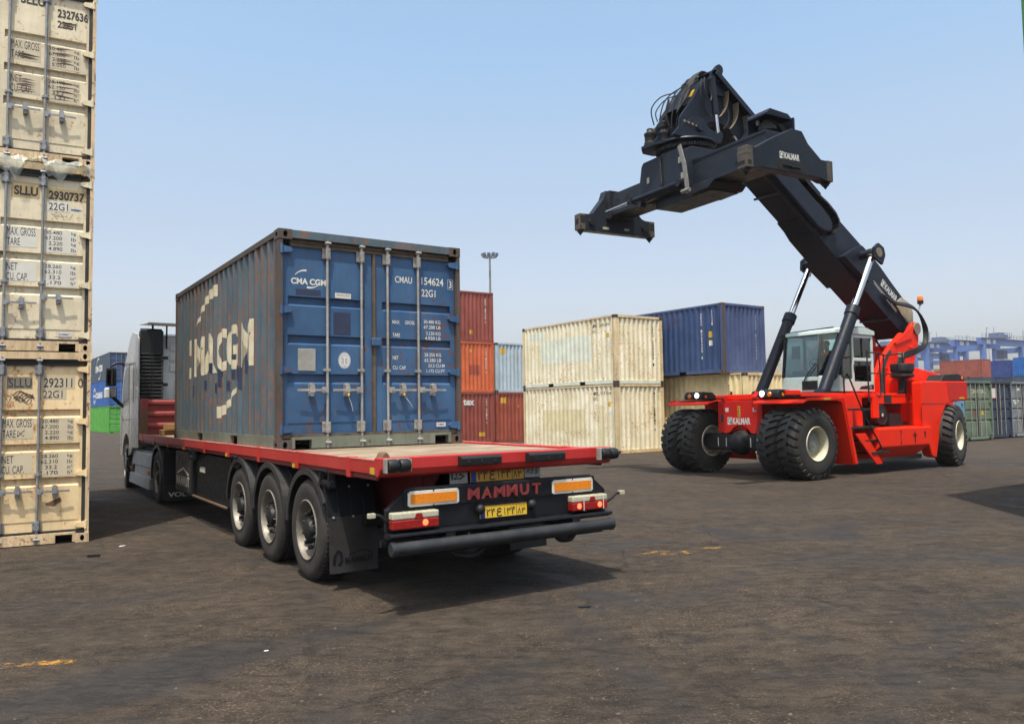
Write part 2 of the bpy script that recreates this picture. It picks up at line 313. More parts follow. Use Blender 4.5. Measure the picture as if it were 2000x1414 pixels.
def film_mat():
    t=NT('clear_plastic_film')
    p=t.n('ShaderNodeBsdfPrincipled'); p.inputs['Base Color'].default_value=(.62,.66,.60,1); p.inputs['Roughness'].default_value=.16
    t.t.links.new(t.bump(t.noise(9,3,.6,dist=1.0),.3,.03),p.inputs['Normal'])
    tr=t.n('ShaderNodeBsdfTransparent'); tr.inputs[0].default_value=(.9,.92,.88,1); mx=t.n('ShaderNodeMixShader'); mx.inputs[0].default_value=.34
    t.t.links.new(tr.outputs[0],mx.inputs[1]); t.t.links.new(p.outputs[0],mx.inputs[2]); t.t.links.new(mx.outputs[0],t.out.inputs[0]); return t.m
m_film=film_mat()

# ------------------------------------------------------------------ mesh helpers
_tc={}
def text_geo(s,bold):
    k=(s,bold)
    if k in _tc: return _tc[k]
    cu=bpy.data.curves.new('t','FONT'); cu.body=s; cu.size=1; cu.offset=bold; cu.resolution_u=4
    o=bpy.data.objects.new('t',cu); COL.objects.link(o)
    dg=bpy.context.evaluated_depsgraph_get(); me=bpy.data.meshes.new_from_object(o.evaluated_get(dg))
    vs_=[tuple(v.co) for v in me.vertices]; fs=[tuple(p.vertices) for p in me.polygons]
    bpy.data.objects.remove(o); bpy.data.curves.remove(cu); bpy.data.meshes.remove(me)
    _tc[k]=(vs_,fs); return _tc[k]
def smooth_path(P,n=5):
    P=[Vector(p) for p in P]; out=[]
    for i in range(len(P)-1):
        a=P[max(i-1,0)]; b_=P[i]; c=P[i+1]; d=P[min(i+2,len(P)-1)]
        for k in range(n):
            t=k/n; out.append(.5*((2*b_)+(c-a)*t+(2*a-5*b_+4*c-d)*t*t+(3*b_-a-3*c+d)*t**3))
    out.append(P[-1]); return out
class MB:
    def __init__(s): s.bm=bmesh.new(); s.mats=[]; s.mi=0; s.X=None
    def mat(s,m):
        if m not in s.mats: s.mats.append(m)
        s.mi=s.mats.index(m); return s
    def v(s,p):
        p=Vector(p)
        if s.X is not None: p=s.X@p
        return s.bm.verts.new(p)
    def f(s,vs_):
        try: fa=s.bm.faces.new(vs_)
        except ValueError: return None
        fa.material_index=s.mi; return fa
    def poly(s,pts): return s.f([s.v(p) for p in pts])
    def box(s,x0,x1,y0,y1,z0,z1):
        c=[s.v((x,y,z)) for x in(x0,x1) for y in(y0,y1) for z in(z0,z1)]
        for q in((0,1,3,2),(4,6,7,5),(0,4,5,1),(2,3,7,6),(0,2,6,4),(1,5,7,3)): s.f([c[i] for i in q])
        return s
    def cbox(s,c,sx,sy,sz): return s.box(c[0]-sx/2,c[0]+sx/2,c[1]-sy/2,c[1]+sy/2,c[2]-sz/2,c[2]+sz/2)
    def obox(s,a,b,wid,hei,upv=(0,0,1)):        # bar of rectangular section from a to b
        a=Vector(a); b=Vector(b); d=(b-a).normalized(); u=Vector(upv); x=d.cross(u)
        if x.length<1e-4: x=d.cross(Vector((0,1,0)))
        x.normalize(); u=x.cross(d)
        c=[[s.v(p+x*i*wid/2+u*j*hei/2) for i,j in((-1,-1),(1,-1),(1,1),(-1,1))] for p in(a,b)]
        for i in range(4): s.f([c[0][i],c[0][(i+1)%4],c[1][(i+1)%4],c[1][i]])
        s.f(c[0][::-1]); s.f(c[1]); return s
    def prism(s,pts,axis,a,b):                   # 2-D outline extruded along an axis
        def P(p,t): return {'x':(t,p[0],p[1]),'y':(p[0],t,p[1]),'z':(p[0],p[1],t)}[axis]
        A=[s.v(P(p,a)) for p in pts]; B=[s.v(P(p,b)) for p in pts]; n=len(pts)
        s.f(A[::-1]); s.f(B)
        for i in range(n): s.f([A[i],A[(i+1)%n],B[(i+1)%n],B[i]])
        return s
    def strip(s,pts,axis,a,b):                   # open sheet following a 2-D polyline
        def P(p,t): return {'x':(t,p[0],p[1]),'y':(p[0],t,p[1]),'z':(p[0],p[1],t)}[axis]
        A=[s.v(P(p,a)) for p in pts]; B=[s.v(P(p,b)) for p in pts]
        for i in range(len(pts)-1): s.f([A[i],A[i+1],B[i+1],B[i]])
        return s
    def cyl(s,a,b,r,n=16,r2=None,cap=True):
        a=Vector(a); b=Vector(b); d=(b-a).normalized(); u=d.orthogonal().normalized(); x=d.cross(u); r2=r if r2 is None else r2
        A=[];B=[]
        for i in range(n):
            t=2*math.pi*i/n; o=u*math.cos(t)+x*math.sin(t); A.append(s.v(a+o*r)); B.append(s.v(b+o*r2))
        for i in range(n): s.f([A[i],A[(i+1)%n],B[(i+1)%n],B[i]])
        if cap: s.f(A[::-1]); s.f(B)
        return s
    def tube(s,path,r,n=8,cap=True):
        P=[Vector(p) for p in path]; P=smooth_path(P) if len(P)>2 else P; rings=[]; prev=None
        for i,p in enumerate(P):
            d=(P[min(i+1,len(P)-1)]-P[max(i-1,0)]).normalized()
            u=(d.orthogonal() if prev is None else prev-d*prev.dot(d)).normalized(); prev=u; x=d.cross(u)
            rings.append([s.v(p+(u*math.cos(2*math.pi*k/n)+x*math.sin(2*math.pi*k/n))*r) for k in range(n)])
        for a,b in zip(rings,rings[1:]):
            for k in range(n): s.f([a[k],a[(k+1)%n],b[(k+1)%n],b[k]])
        if cap: s.f(rings[0][::-1]); s.f(rings[-1])
        return s
    def lathe(s,prof,c=(0,0,0),axis='x',n=48,close=False):   # prof: (radius, offset along axis)
        rings=[]
        for r,wd in prof:
            ring=[]
            for k in range(n):
                t=2*math.pi*k/n; a,b=r*math.cos(t),r*math.sin(t)
                p={'x':(wd,a,b),'y':(b,wd,a),'z':(a,b,wd)}[axis]; ring.append(s.v(Vector(c)+Vector(p)))
            rings.append(ring)
        for a,b in zip(rings,rings[1:]):
            for k in range(n): s.f([a[k],a[(k+1)%n],b[(k+1)%n],b[k]])
        if close:
            s.f(rings[0][::-1]); s.f(rings[-1])
        return s
    def sphere(s,c,r,n=12,sq=(1,1,1)):
        prof=[(r*math.sin(math.pi*i/n),-r*math.cos(math.pi*i/n)) for i in range(n+1)]
        prof[0]=(r*.02,prof[0][1]); prof[-1]=(r*.02,prof[-1][1]); rings=[]
        for rr,z in prof:
            rings.append([s.v((c[0]+rr*math.cos(2*math.pi*k/(2*n))*sq[0],c[1]+rr*math.sin(2*math.pi*k/(2*n))*sq[1],c[2]+z*sq[2])) for k in range(2*n)])
        for a,b in zip(rings,rings[1:]):
            for k in range(2*n): s.f([a[k],a[(k+1)%(2*n)],b[(k+1)%(2*n)],b[k]])
        s.f(rings[0][::-1]); s.f(rings[-1]); return s
    def text(s,t,o,xd,yd,h,width=None,bold=0.0,flip=False):   # o = lower left corner, h = cap height
        vs_,fs=text_geo(t,bold)
        if not vs_: return s
        x0=min(v[0] for v in vs_); x1=max(v[0] for v in vs_); y0=min(v[1] for v in vs_); y1=max(v[1] for v in vs_)
        sy=h/max(1e-6,(y1-y0)); sx=(width/max(1e-6,x1-x0)) if width else sy
        o=Vector(o); xd=Vector(xd); yd=Vector(yd)
        V=[s.v(o+xd*((v[0]-x0)*sx)+yd*((v[1]-y0)*sy)) for v in vs_]
        for q in fs: s.f([V[i] for i in q])
        return s
    def holeplate(s,o,xd,yd,w_,h_,ow,oh,depth,mhole,n=20,holeo=(.5,.5)):   # rectangle with an oval pocket
        o=Vector(o); xd=Vector(xd); yd=Vector(yd); nd=xd.cross(yd)
        cx,cy=w_*holeo[0],h_*holeo[1]; O=[];I=[];D=[]
        for k in range(n):
            t=2*math.pi*(k+.5)/n; c_,s_=math.cos(t),math.sin(t)
            sc_=min((cx if c_<0 else w_-cx)/max(1e-6,abs(c_)),(cy if s_<0 else h_-cy)/max(1e-6,abs(s_)))
            O.append((cx+c_*sc_,cy+s_*sc_))
            I.append((cx+ow/2*c_,cy+oh/2*s_))
        for crn in((0,0),(w_,0),(w_,h_),(0,h_)):
            k=min(range(n),key=lambda j:(O[j][0]-crn[0])**2+(O[j][1]-crn[1])**2); O[k]=crn
        Vo=[s.v(o+xd*p[0]+yd*p[1]) for p in O]; Vi=[s.v(o+xd*p[0]+yd*p[1]) for p in I]; Vd=[s.v(o+xd*p[0]+yd*p[1]-nd*depth) for p in I]
        m0=s.mi
        for k in range(n): s.f([Vo[k],Vo[(k+1)%n],Vi[(k+1)%n],Vi[k]])
        s.mat(mhole)
        for k in range(n): s.f([Vi[k],Vi[(k+1)%n],Vd[(k+1)%n],Vd[k]])
        s.f(Vd); s.mi=m0; return s
    def build(s,name,parent=None,smooth=None,bevel=0,mats=None,recalc=True,seg=2):
        if recalc: bmesh.ops.recalc_face_normals(s.bm,faces=s.bm.faces)
        me=bpy.data.meshes.new(name); s.bm.to_mesh(me); s.bm.free()
        for m in (mats or s.mats): me.materials.append(m)
        if smooth:
            me.shade_smooth(); me.set_sharp_from_angle(angle=R_(smooth))
        o=link(bpy.data.objects.new(name,me))
        if parent: o.parent=parent
        if bevel:
            b=o.modifiers.new('bevel','BEVEL'); b.width=bevel; b.segments=seg; b.limit_method='ANGLE'; b.angle_limit=R_(40); b.harden_normals=False
        return o
def mb(m): return MB().mat(m)
def tag(o,label=None,cat=None,group=None,kind=None):
    if label: o['label']=label
    if cat: o['category']=cat
    if group: o['group']=group
    if kind: o['kind']=kind
    return o
def empty(name,loc=(0,0,0),yaw=0,parent=None):
    o=link(bpy.data.objects.new(name,None)); o.location=loc; o.rotation_euler=(0,0,yaw); o.empty_display_size=.3
    if parent: o.parent=parent
    return o
def copy_tree(o,parent=None):
    c=o.copy(); link(c)
    c.parent=parent
    for ch in list(o.children): copy_tree(ch,c)
    return c

# ------------------------------------------------------------------ ground
g=mb(m_ground)
S_=820
xs=[-S_,-60,-20,20,60,S_]; ys=[-120,-10,30,70,S_]
gv=[[g.v((x,y,0)) for y in ys] for x in xs]
for i in range(len(xs)-1):
    for j in range(len(ys)-1): g.f([gv[i][j],gv[i+1][j],gv[i+1][j+1],gv[i][j+1]])
tag(g.build('ground',recalc=True),kind='structure')
def ground_patch(name,label,cat,pts,m,z=.004,group=None):
    b=mb(m); b.poly([(x,y,z) for x,y in pts]); return tag(b.build(name),label,cat,group)
def blob(cx,cy,rx,ry,ang,n=22,j=.25):
    r=[]
    for k in range(n):
        t=2*math.pi*k/n; q=1+random.uniform(-j,j); x,y=rx*q*math.cos(t),ry*q*math.sin(t)
        r.append((cx+x*math.cos(ang)-y*math.sin(ang),cy+x*math.sin(ang)+y*math.cos(ang)))
    return r

# ------------------------------------------------------------------ shipping containers
W=2.438
EX,EY,EZ=Vector((1,0,0)),Vector((0,1,0)),Vector((0,0,1))
def corr(pitch,depth,length,a,b):
    """breakpoints (coordinate, depth) of a trapezoid corrugation between a and b"""
    n=max(1,round((b-a)/pitch)); p=(b-a)/n; pts=[]
    for i in range(n):
        o=a+i*p
        pts+=[(o,0),(o+p*.26,0),(o+p*.5,depth),(o+p*.76,depth)]
    pts.append((b,0)); return pts
def interp(pts,x):
    for (a,da),(b,db) in zip(pts,pts[1:]):
        if a<=x<=b: return da if b==a else da+(db-da)*(x-a)/(b-a)
    return 0
def casting_mesh(ms):
    b=mb(ms); w_,d,h=.162,.178,.118
    b.holeplate((0,0,0),EX,EZ,w_,h,.052,.078,.05,m_hole)                 # door-end face (-y)
    b.holeplate((0,d,0),-EY,EZ,d,h,.078,.052,.05,m_hole)                 # left face (-x)
    b.holeplate((w_,0,0),EY,EZ,d,h,.078,.052,.05,m_hole)
    b.poly([(0,0,h),(w_,0,h),(w_,d,h),(0,d,h)]); b.poly([(0,0,0),(0,d,0),(w_,d,0),(w_,0,0)]); b.poly([(0,d,0),(0,d,h),(w_,d,h),(w_,d,0)])
    return b
_cast={}
def castings(root,L,H,m):
    if m.name not in _cast:
        o=casting_mesh(m).build('corner_casting',recalc=False); me=o.data; bpy.data.objects.remove(o); _cast[m.name]=me
    me=_cast[m.name]
    for x in(0,1):
        for y in(0,1):
            for z in(0,1):
                o=link(bpy.data.objects.new('corner_casting',me)); o.parent=root
                o.rotation_euler=(0,0,math.pi*y)
                # rotate for the far end so holes face outward
                o.location=((0 if not x else W-.162) if not y else (W if x else .162),0 if not y else L,0 if not z else H-.118)
def side_profile(L,depth=.036,pitch=.278): return corr(pitch,depth,L,.16,L-.16)
def panel_side(root,m,L,H,x,sgn,depth=.036,pitch=.278,name='side_panel'):
    pts=side_profile(L,depth,pitch); z0,z1=.16,H-.07
    b=mb(m); A=[b.v((x+sgn*d,y,z0)) for y,d in pts]; B=[b.v((x+sgn*d,y,z1)) for y,d in pts]
    for i in range(len(pts)-1): b.f([A[i],A[i+1],B[i+1],B[i]])
    return b.build(name,root,recalc=False)
def panel_end(root,m,H,y,sgn,name='end_panel',pitch=.25,depth=.045):
    pts=corr(pitch,depth,W,.15,W-.15); z0,z1=.14,H-.09
    b=mb(m); A=[b.v((x,y+sgn*d,z0)) for x,d in pts]; B=[b.v((x,y+sgn*d,z1)) for x,d in pts]
    for i in range(len(pts)-1): b.f([A[i],A[i+1],B[i+1],B[i]])
    return b.build(name,root,recalc=False)
def frame(root,m,L,H,front,m_s=None,pockets=True):
    e=.005; b=mb(m)
    for x0,x1 in((e,.15),(W-.15,W-e)):
        for y0,y1 in((e,.13),(L-.13,L-e)):
            if front=='door' and y0<1:
                xo,xi=(x0,.052) if x0<1 else (W-.052,x1)
                b.box(xo,xi,y0,y1,.118,H-.118); b.box(*((.052,.15) if x0<1 else (W-.15,W-.052)),.145,.165,.118,H-.118)
            else: b.box(x0,x1,y0,y1,.118,H-.118)
    for x0,x1 in((e,.08),(W-.08,W-e)): b.box(x0,x1,.178,L-.178,H-.075,H-.006)
    for y0,y1 in((e,.09),(L-.09,L-e)): b.box(.162,W-.162,y0,y1,H-.10 if front=='door' and y0<1 else H-.095,H-.004)
    b.box(.162,W-.162,L-.10,L-e,.004,.14)
    o=b.build('frame',root)
    b=mb(m_s or m)
    # side sills with fork pockets
    pk=[(L/2-1.03-.18,L/2-1.03+.18),(L/2+1.03-.18,L/2+1.03+.18)] if pockets else []
    for x0,x1 in((e+.004,.06),(W-.06,W-e-.004)):
        y=.178
        for a,c in pk:
            b.box(x0,x1,y,a,.02,.16); b.box(x0,x1,a,c,.135,.16); y=c
        b.box(x0,x1,y,L-.178,.02,.16)
    # end sill with two openings
    if front=='door':
        xs_=[.162,.20,.40,W-.40,W-.20,W-.162]
        b.box(xs_[0],xs_[1],e,.10,.012,.145); b.box(xs_[1],xs_[2],e,.10,.115,.145); b.box(xs_[2],xs_[3],e,.10,.012,.145); b.box(xs_[3],xs_[4],e,.10,.115,.145); b.box(xs_[4],xs_[5],e,.10,.012,.145)
    else: b.box(.162,W-.162,e,.10,.012,.14)
    b.mat(m_hole); b.box(.10,W-.10,.16,L-.16,.06,.11)
    b.build('sill',root)
    b=mb(m); b.box(.09,W-.09,.12,L-.12,H-.05,H-.025); b.build('roof',root)
RODS=((.60,1.04),(1.39,1.82))
def door_bm(m,x0,x1,g0,g1,H,rec):
    b=mb(m); y0=.066; d=.044; zb,zt=.165,H-.19+.0
    dz=H-2.591
    # edges and back
    b.box(x0,x1,y0+.052,y0+.07,zb,zt)
    b.box(x0,x0+.012,y0+.001,y0+.052,zb,zt); b.box(x1-.012,x1,y0+.001,y0+.052,zb,zt)
    b.box(x0+.012,x1-.012,y0+.001,y0+.052,zb,zb+.01); b.box(x0+.012,x1-.012,y0+.001,y0+.052,zt-.01,zt)
    def quad(xa,xb,za,zb_,ya,yb=None): 
        yb=ya if yb is None else yb
        b.poly([(xa,ya,za),(xb,ya,za),(xb,yb,zb_),(xa,yb,zb_)])
    quad(x0,g0,zb,zt,y0); quad(g1,x1,zb,zt,y0)
    z=zb
    # panels from bottom to top
    seq=[]
    for (t,bt) in rec[::-1]:
        seq.append((bt-.035,bt,t))
    lowline,highline=.31,2.27+dz
    quad(g0,g1,zb,lowline,y0+.004); b.poly([(g0,y0+.004,lowline),(g1,y0+.004,lowline),(g1,y0-.003,lowline),(g0,y0-.003,lowline)])
    cur=lowline; yb_=y0-.003
    for s0,bt,t in seq:
        quad(g0,g1,cur,s0,yb_); quad(g0,g1,s0,bt,yb_,y0+d); quad(g0,g1,bt,t-.004,y0+d); quad(g0,g1,t-.004,t,y0+d,yb_)
        for g_ in(g0,g1): b.poly([(g_,yb_,s0),(g_,y0+d,bt),(g_,y0+d,t-.004),(g_,yb_,t)])
        cur=t
    quad(g0,g1,cur,highline,yb_); b.poly([(g0,yb_,highline),(g1,yb_,highline),(g1,y0+.004,highline),(g0,y0+.004,highline)])
    quad(g0,g1,highline,zt,y0+.004)
    for g_ in(g0,g1):
        b.poly([(g_,y0,lowline),(g_,yb_,lowline),(g_,yb_,highline),(g_,y0,highline)]); 
        b.poly([(g_,y0,zb),(g_,y0+.004,zb),(g_,y0+.004,lowline),(g_,y0,lowline)]); b.poly([(g_,y0,zt),(g_,y0+.004,zt),(g_,y0+.004,highline),(g_,y0,highline)])
    return b
REC=((1.81,1.73),(1.35,1.27),(.89,.805))
def lock_rod(m,x,H,full=True,seed=0):
    b=mb(m); yr=.022; zt=H-.135; zb=.085
    b.cyl((x,yr,zb),(x,yr,zt),.017,10)
    if full:
        for z0,z1 in((H-.31,H-.18),(.19,.32)):
            b.box(x-.055,x+.05,.044,.062,z0,z1); b.box(x-.024,x+.026,-.002,.044,z0,z1)
            for zz in(z0+.025,z1-.025):
                b.cyl((x-.041,.043,zz),(x-.041,.034,zz),.011,6); b.cyl((x+.013,.0,zz),(x+.013,-.008,zz),.008,6)
        b.box(x-.043,x+.043,.03,.062,.925,.955); b.box(x-.022,x+.022,.0,.03,.922,.958)
        for z0 in(zt-.0,zb-.025):
            b.box(x-.032,x+.032,.0,.05,z0,z0+.03); b.cyl((x-.036,.0,z0+.013),(x+.036,.0,z0+.013),.016,8); b.cyl((x,.022,z0-.05),(x,.022,z0+.06),.023,8)
    return b
def handle(m,x,dirn,z=.70,tip=.27):
    b=mb(m); s=dirn
    b.box(min(x,x+s*.075),max(x,x+s*.075),-.012,.012,z-.035,z+.035)
    b.cyl((x+s*.05,-.014,z),(x+s*.05,-.022,z),.012,8)
    P=[(x+s*.06,-.006),(x+s*.16,-.014),(x+s*.24,-.014),(x+s*(tip+.11),-.008)]
    for (xa,ya),(xb,yb) in zip(P,P[1:]): b.obox((xa,ya,z-.002),(xb,yb,z-.002),.010,.026)
    xk=x+s*.20
    b.box(xk-.026,xk+.026,.025,.062,z-.075,z+.075); b.cyl((xk,.03,z+.058),(xk,-.02,z+.058),.026,10); b.cyl((xk,.03,z-.052),(xk,-.012,z-.052),.028,10)
    b.box(xk-.03,xk+.03,-.028,-.014,z-.03,z+.045)
    return b
def hinge_bm(m,x,s,z):
    b=mb(m)
    b.cyl((x,.012,z-.055),(x,.012,z+.055),.02,8); b.prism([(x,z-.045),(x+s*.115,z-.03),(x+s*.135,z),(x+s*.115,z+.03),(x,z+.045)],'y',.018,.062)
    return b
def gasket(m,root,H):
    b=mb(m); y0,y1=.055,.10
    zt,zb=H-.19,.145
    b.box(.15,W-.15,y0,y1,zt,H-.10); b.box(.155,W-.155,y0-.01,y0+.012,zt+.002,zt+.03); b.box(.155,W-.155,y0-.01,y0+.01,zt+.045,zt+.075)
    b.box(.15,W-.15,y0,y1,zb,zb+.02); b.box(.03,W-.03,y0-.012,y0+.02,zb-.004,zb+.032); b.box(.03,W-.03,y0-.02,y0-.002,zb-.012,zb+.008)
    b.box(1.195,1.235,y0-.008,y1,zb+.02,zt); b.box(1.203,1.227,y0-.022,y0,zb+.02,zt)
    return b.build('door_gasket',root)
def doors(root,md,H,m_rod,m_g,full=True,m_hinge=None,gside=None,rods=True):
    y=.0; hz=[.70+random.uniform(-.05,.05) for _ in range(4)] if md is not m_blue else [.70]*4
    for k,(x0,x1,g0,g1) in enumerate(((.062,1.19,.13,1.09),(1.24,W-.062,1.33,W-.13))):
        d=door_bm(md,x0,x1,g0,g1,H,REC).build('door',root,recalc=True)
        for i,x in enumerate(RODS[k]):
            lock_rod(m_rod,x,H,full).build('lock_rod',d,smooth=40)
            if full: handle(m_rod,x,-1 if k==0 else 1,hz[2*k+i]).build('handle',d,smooth=35)
        hs=.04 if k==0 else W-.04
        if full:
            for z in(.235,.935,1.64,H-.235): hinge_bm(m_hinge or md,hs,1 if k==0 else -1,z).build('hinge',d)
        else:
            b=MB().mat(md)
            for z in(.235,.935,1.64,H-.235): b.box(min(hs,hs+(.12 if k==0 else -.12)),max(hs,hs+(.12 if k==0 else -.12)),.02,.06,z-.04,z+.04)
            b.build('hinge',d)
    gasket(m_g,root,H)
    if gside:
        b=mb(gside); b.box(.152,.17,.05,.09,.12,H-.12); b.box(W-.17,W-.152,.05,.09,.12,H-.12)
def container(label,loc,yaw,L=6.058,H=2.591,side=None,frm=None,door=None,end=None,cast=None,sill=None,front='door',detail=2,group=None,rod=None,gk=None,pitch=.278,depth=.036,hinge=None,name='shipping_container'):
    root=tag(empty(name,loc,yaw),label,'shipping container',group)
    frame(root,frm or side,L,H,front,sill)
    castings(root,L,H,cast or frm or side)
    panel_side(root,side,L,H,.012,1,depth,pitch); panel_side(root,side,L,H,W-.012,-1,depth,pitch)
    panel_end(root,end or side,H,L-.02,-1)
    if front=='door': doors(root,door or side,H,rod or m_galv,gk or m_gaskdk,detail>1,hinge)
    else: panel_end(root,end or side,H,.02,1)
    return root
def drape(b,prof,x_base=.012,sgn=1,off=.003):
    """bend a flat sheet of lettering (in the y-z plane) over the corrugation of a side panel"""
    for y,_ in prof:
        geom=list(b.bm.verts)+list(b.bm.edges)+list(b.bm.faces)
        bmesh.ops.bisect_plane(b.bm,geom=geom,dist=1e-5,plane_co=(0,y,0),plane_no=(0,1,0))
    for v in b.bm.verts: v.co.x=x_base+sgn*interp(prof,v.co.y)-sgn*off
    return b
def crescent(pts,wid):
    """taper a stroke along pts (2-D)"""
    n=len(pts); L_=[];R2=[]
    for i,(a,b_) in enumerate(pts):
        d=Vector(pts[min(i+1,n-1)])-Vector(pts[max(i-1,0)]); d.normalize(); nn=Vector((-d.y,d.x)); w_=wid(i/(n-1))
        L_.append((a+nn.x*w_,b_+nn.y*w_)); R2.append((a-nn.x*w_,b_-nn.y*w_))
    return L_,R2
def arc_pts(p0,p1,bulge,n=14):
    p0=Vector(p0); p1=Vector(p1); d=p1-p0; nn=Vector((-d.y,d.x))
    return [tuple(p0+d*t+nn*bulge*4*t*(1-t)) for t in [i/n for i in range(n+1)]]
def add_stroke(b,pts,wid,conv):
    L_,R2=crescent(pts,wid)
    for i in range(len(L_)-1): b.poly([conv(L_[i]),conv(L_[i+1]),conv(R2[i+1]),conv(R2[i])])

# ---------------- the blue container on the trailer
TO=(-2.702,9.092); TY=.58748; DECK=1.281
A=container('weathered blue container with rusty corner posts riding on the red flatbed trailer',(TO[0],TO[1],DECK),TY,side=m_blueside,frm=m_rustframe,door=m_blue,cast=m_rustframe,sill=m_sill,gk=m_gask,hinge=m_blue,rod=m_galv)
for ch in list(A.children):
    if ch.name.startswith('frame'):
        # blue header above the doors
        b=mb(m_blueside); b.box(.163,W-.163,.0,.004,2.591-.099,2.591-.01); b.build('header_plate',A)
def door_text(root,items,m,y=.0605,name='lettering',x0=0,dx=0):
    for it in items:
        t,x,z,wd,h=it[:5]; bold=it[5] if len(it)>5 else .0
        b=mb(m); b.text(t,(x0+x+dx,y,z),EX,EZ,h,wd,bold); b.build(name,root)
ar=[('CMA CGM',.145,1.955,.43,.075,.035),
 ('CMAU',1.49,2.07,.24,.085,.012),('154624',1.865,2.07,.325,.10,.012),('22G1',1.865,1.915,.205,.095,.012),
 ('MAX.',1.45,1.54,.105,.047,.01),('GROSS',1.625,1.54,.135,.047,.01),('30.480 KG',1.895,1.565,.245,.045,.01),('67.200 LB',1.895,1.495,.245,.045,.01),
 ('TARE',1.45,1.375,.105,.047,.01),('2.230 KG',1.925,1.415,.215,.045,.01),('4.920 LB',1.91,1.37-.02,.23,.045,.01),
 ('NET',1.45,1.085,.08,.047,.01),('28.250 KG',1.90,1.135,.245,.045,.01),('62.280 LB',1.90,1.065,.245,.045,.01),
 ('CU. CAP.',1.45,.96,.19,.047,.01),('33.2 CU.M',1.955,.995,.24,.043,.01),('1.172 CU.FT',1.93,.925,.27,.043,.01)]
door_text(A,ar,m_white_let,dx=.022)
b=mb(m_white_let); cv=lambda p:(p[0],.0605,p[1])
add_stroke(b,arc_pts((.215,2.065),(.355,2.125),.12),lambda t:.003+.009*t,cv); add_stroke(b,arc_pts((.36,1.925),(.505,1.965),-.12),lambda t:.012-.009*t,cv)
for q in((2.275,2.035,.08,.004),(2.275,2.165,.08,.004)): b.poly([cv((q[0],q[1])),cv((q[0]+q[2],q[1])),cv((q[0]+q[2],q[1]+q[3])),cv((q[0],q[1]+q[3]))])
for xx in(2.275,2.351): b.poly([cv((xx,2.035)),cv((xx+.004,2.035)),cv((xx+.004,2.169)),cv((xx,2.169))])
b.text('3',(2.295,.0605,2.055),EX,EZ,.095,.04,.01); b.build('logo_marks',A)
def rect(b,x0,x1,z0,z1,y=.0605,sk=0): b.poly([(x0,y,z0),(x1,y,z0+sk),(x1,y,z1+sk),(x0,y,z1)])
b=mb(m_sticker); rect(b,.71,.915,1.822,1.885,.0605,-.004); rect(b,2.09,2.225,.222,.278,.0605); b.build('sticker',A)
b=mb(m_black_let); b.text('TYPE & SEAL LICENCE',(.725,.0595,1.845),EX,EZ,.024,.175); b.build('sticker_lettering',A)
b=mb(m_plblue); b.text('CIMC',(2.105,.0595,.237),EX,EZ,.026,.10,.02); b.build('sticker_lettering',A)
b=mb(m_navyrep); rect(b,.69,.91,1.37,1.645,.0612); rect(b,.225,.53,1.83,1.90,.0612); b.build('dark_decal',A)
b=mb(m_alu); b.box(.25,.465,.054,.0625,.925,1.19); b.build('data_plate',A,bevel=.004)
b=mb(m_white_let); NN=28
def ell(cx,cz,rx,rz,n=28): return [(cx+rx*math.cos(2*math.pi*k/n),cz+rz*math.sin(2*math.pi*k/n)) for k in range(n)]
def ring(b,cx,cz,rx,rz,k=.82,y=.0605,n=28):
    o=ell(cx,cz,rx,rz,n); i=ell(cx,cz,rx*k,rz*k,n)
    for j in range(n): b.poly([(o[j][0],y,o[j][1]),(o[(j+1)%n][0],y,o[(j+1)%n][1]),(i[(j+1)%n][0],y,i[(j+1)%n][1]),(i[j][0],y,i[j][1])])
b.poly([(x,.0607,z) for x,z in ell(.83,1.06,.078,.102)])
b.mat(m_blue); ring(b,.83,1.06,.072,.096,.95,.0600); ring(b,.83,1.06,.048,.066,.92,.0600)
for dx,dz in((-.02,.012),(.02,.012),(-.02,-.022),(.02,-.022)): b.text('§' if dx<0 else '&',(.83+dx-.013,.0600,1.06+dz-.014),EX,EZ,.03,.026)
b.text('1828',(.808,.0600,.971),EX,EZ,.012,.044); b.build('round_emblem',A)
# seals hanging on the handles
b=mb(m_yellow); b.cyl((.84+.01,-.02,.655),(.84+.012,-.025,.615),.013,8); b.cyl((1.59,-.02,.655),(1.595,-.025,.62),.013,8); b.build('seal_tag',A,smooth=40)
b=mb(m_sticker); b.tube([(.845,-.02,.63),(.88,-.035,.52),(.90,-.03,.44)],.003,5); b.tube([(1.59,-.02,.63),(1.66,-.035,.54),(1.70,-.03,.48)],.003,5); b.build('seal_strap',A)
b=mb(m_blue); b.box(1.165,1.285,-.004,.05,1.245,1.345); b.build('lock_box',A,bevel=.012)
# big faded lettering draped over the corrugated side
pf=side_profile(6.058)
MY=Vector((0,-1,0))
b=mb(m_cream_let); b.text('MA',(0,4.52,1.04),MY,EZ,.62,1.42,.035); b.text('CGM',(0,3.04,1.04),MY,EZ,.62,1.92,.035)
for za,zb in((1.40,1.66),(1.02,1.20)): b.poly([(0,4.98,za),(0,4.78,za),(0,4.78,zb),(0,4.98,zb)])
cv=lambda p:(0,p[0],p[1])
add_stroke(b,arc_pts((4.42,1.80),(3.02,2.27),-.10,20),lambda t:.02+.075*t,cv)
add_stroke(b,arc_pts((3.05,.46),(1.95,.80),.10,20),lambda t:.095-.07*t,cv)
drape(b,pf,off=.004).build('side_lettering',A,recalc=False)
b=mb(m_navyrep)
for k in range(15):
    y=random.uniform(1.2,4.6); z=random.uniform(.72,1.08); w_=random.uniform(.07,.2); h=random.uniform(.1,.34)
    b.poly([(0,y+w_,z),(0,y,z-.03),(0,y,z+h),(0,y+w_,z+h)])
drape(b,pf,off=.0025).build('navy_overpaint',A,recalc=False)
b=mb(m_cream_let)
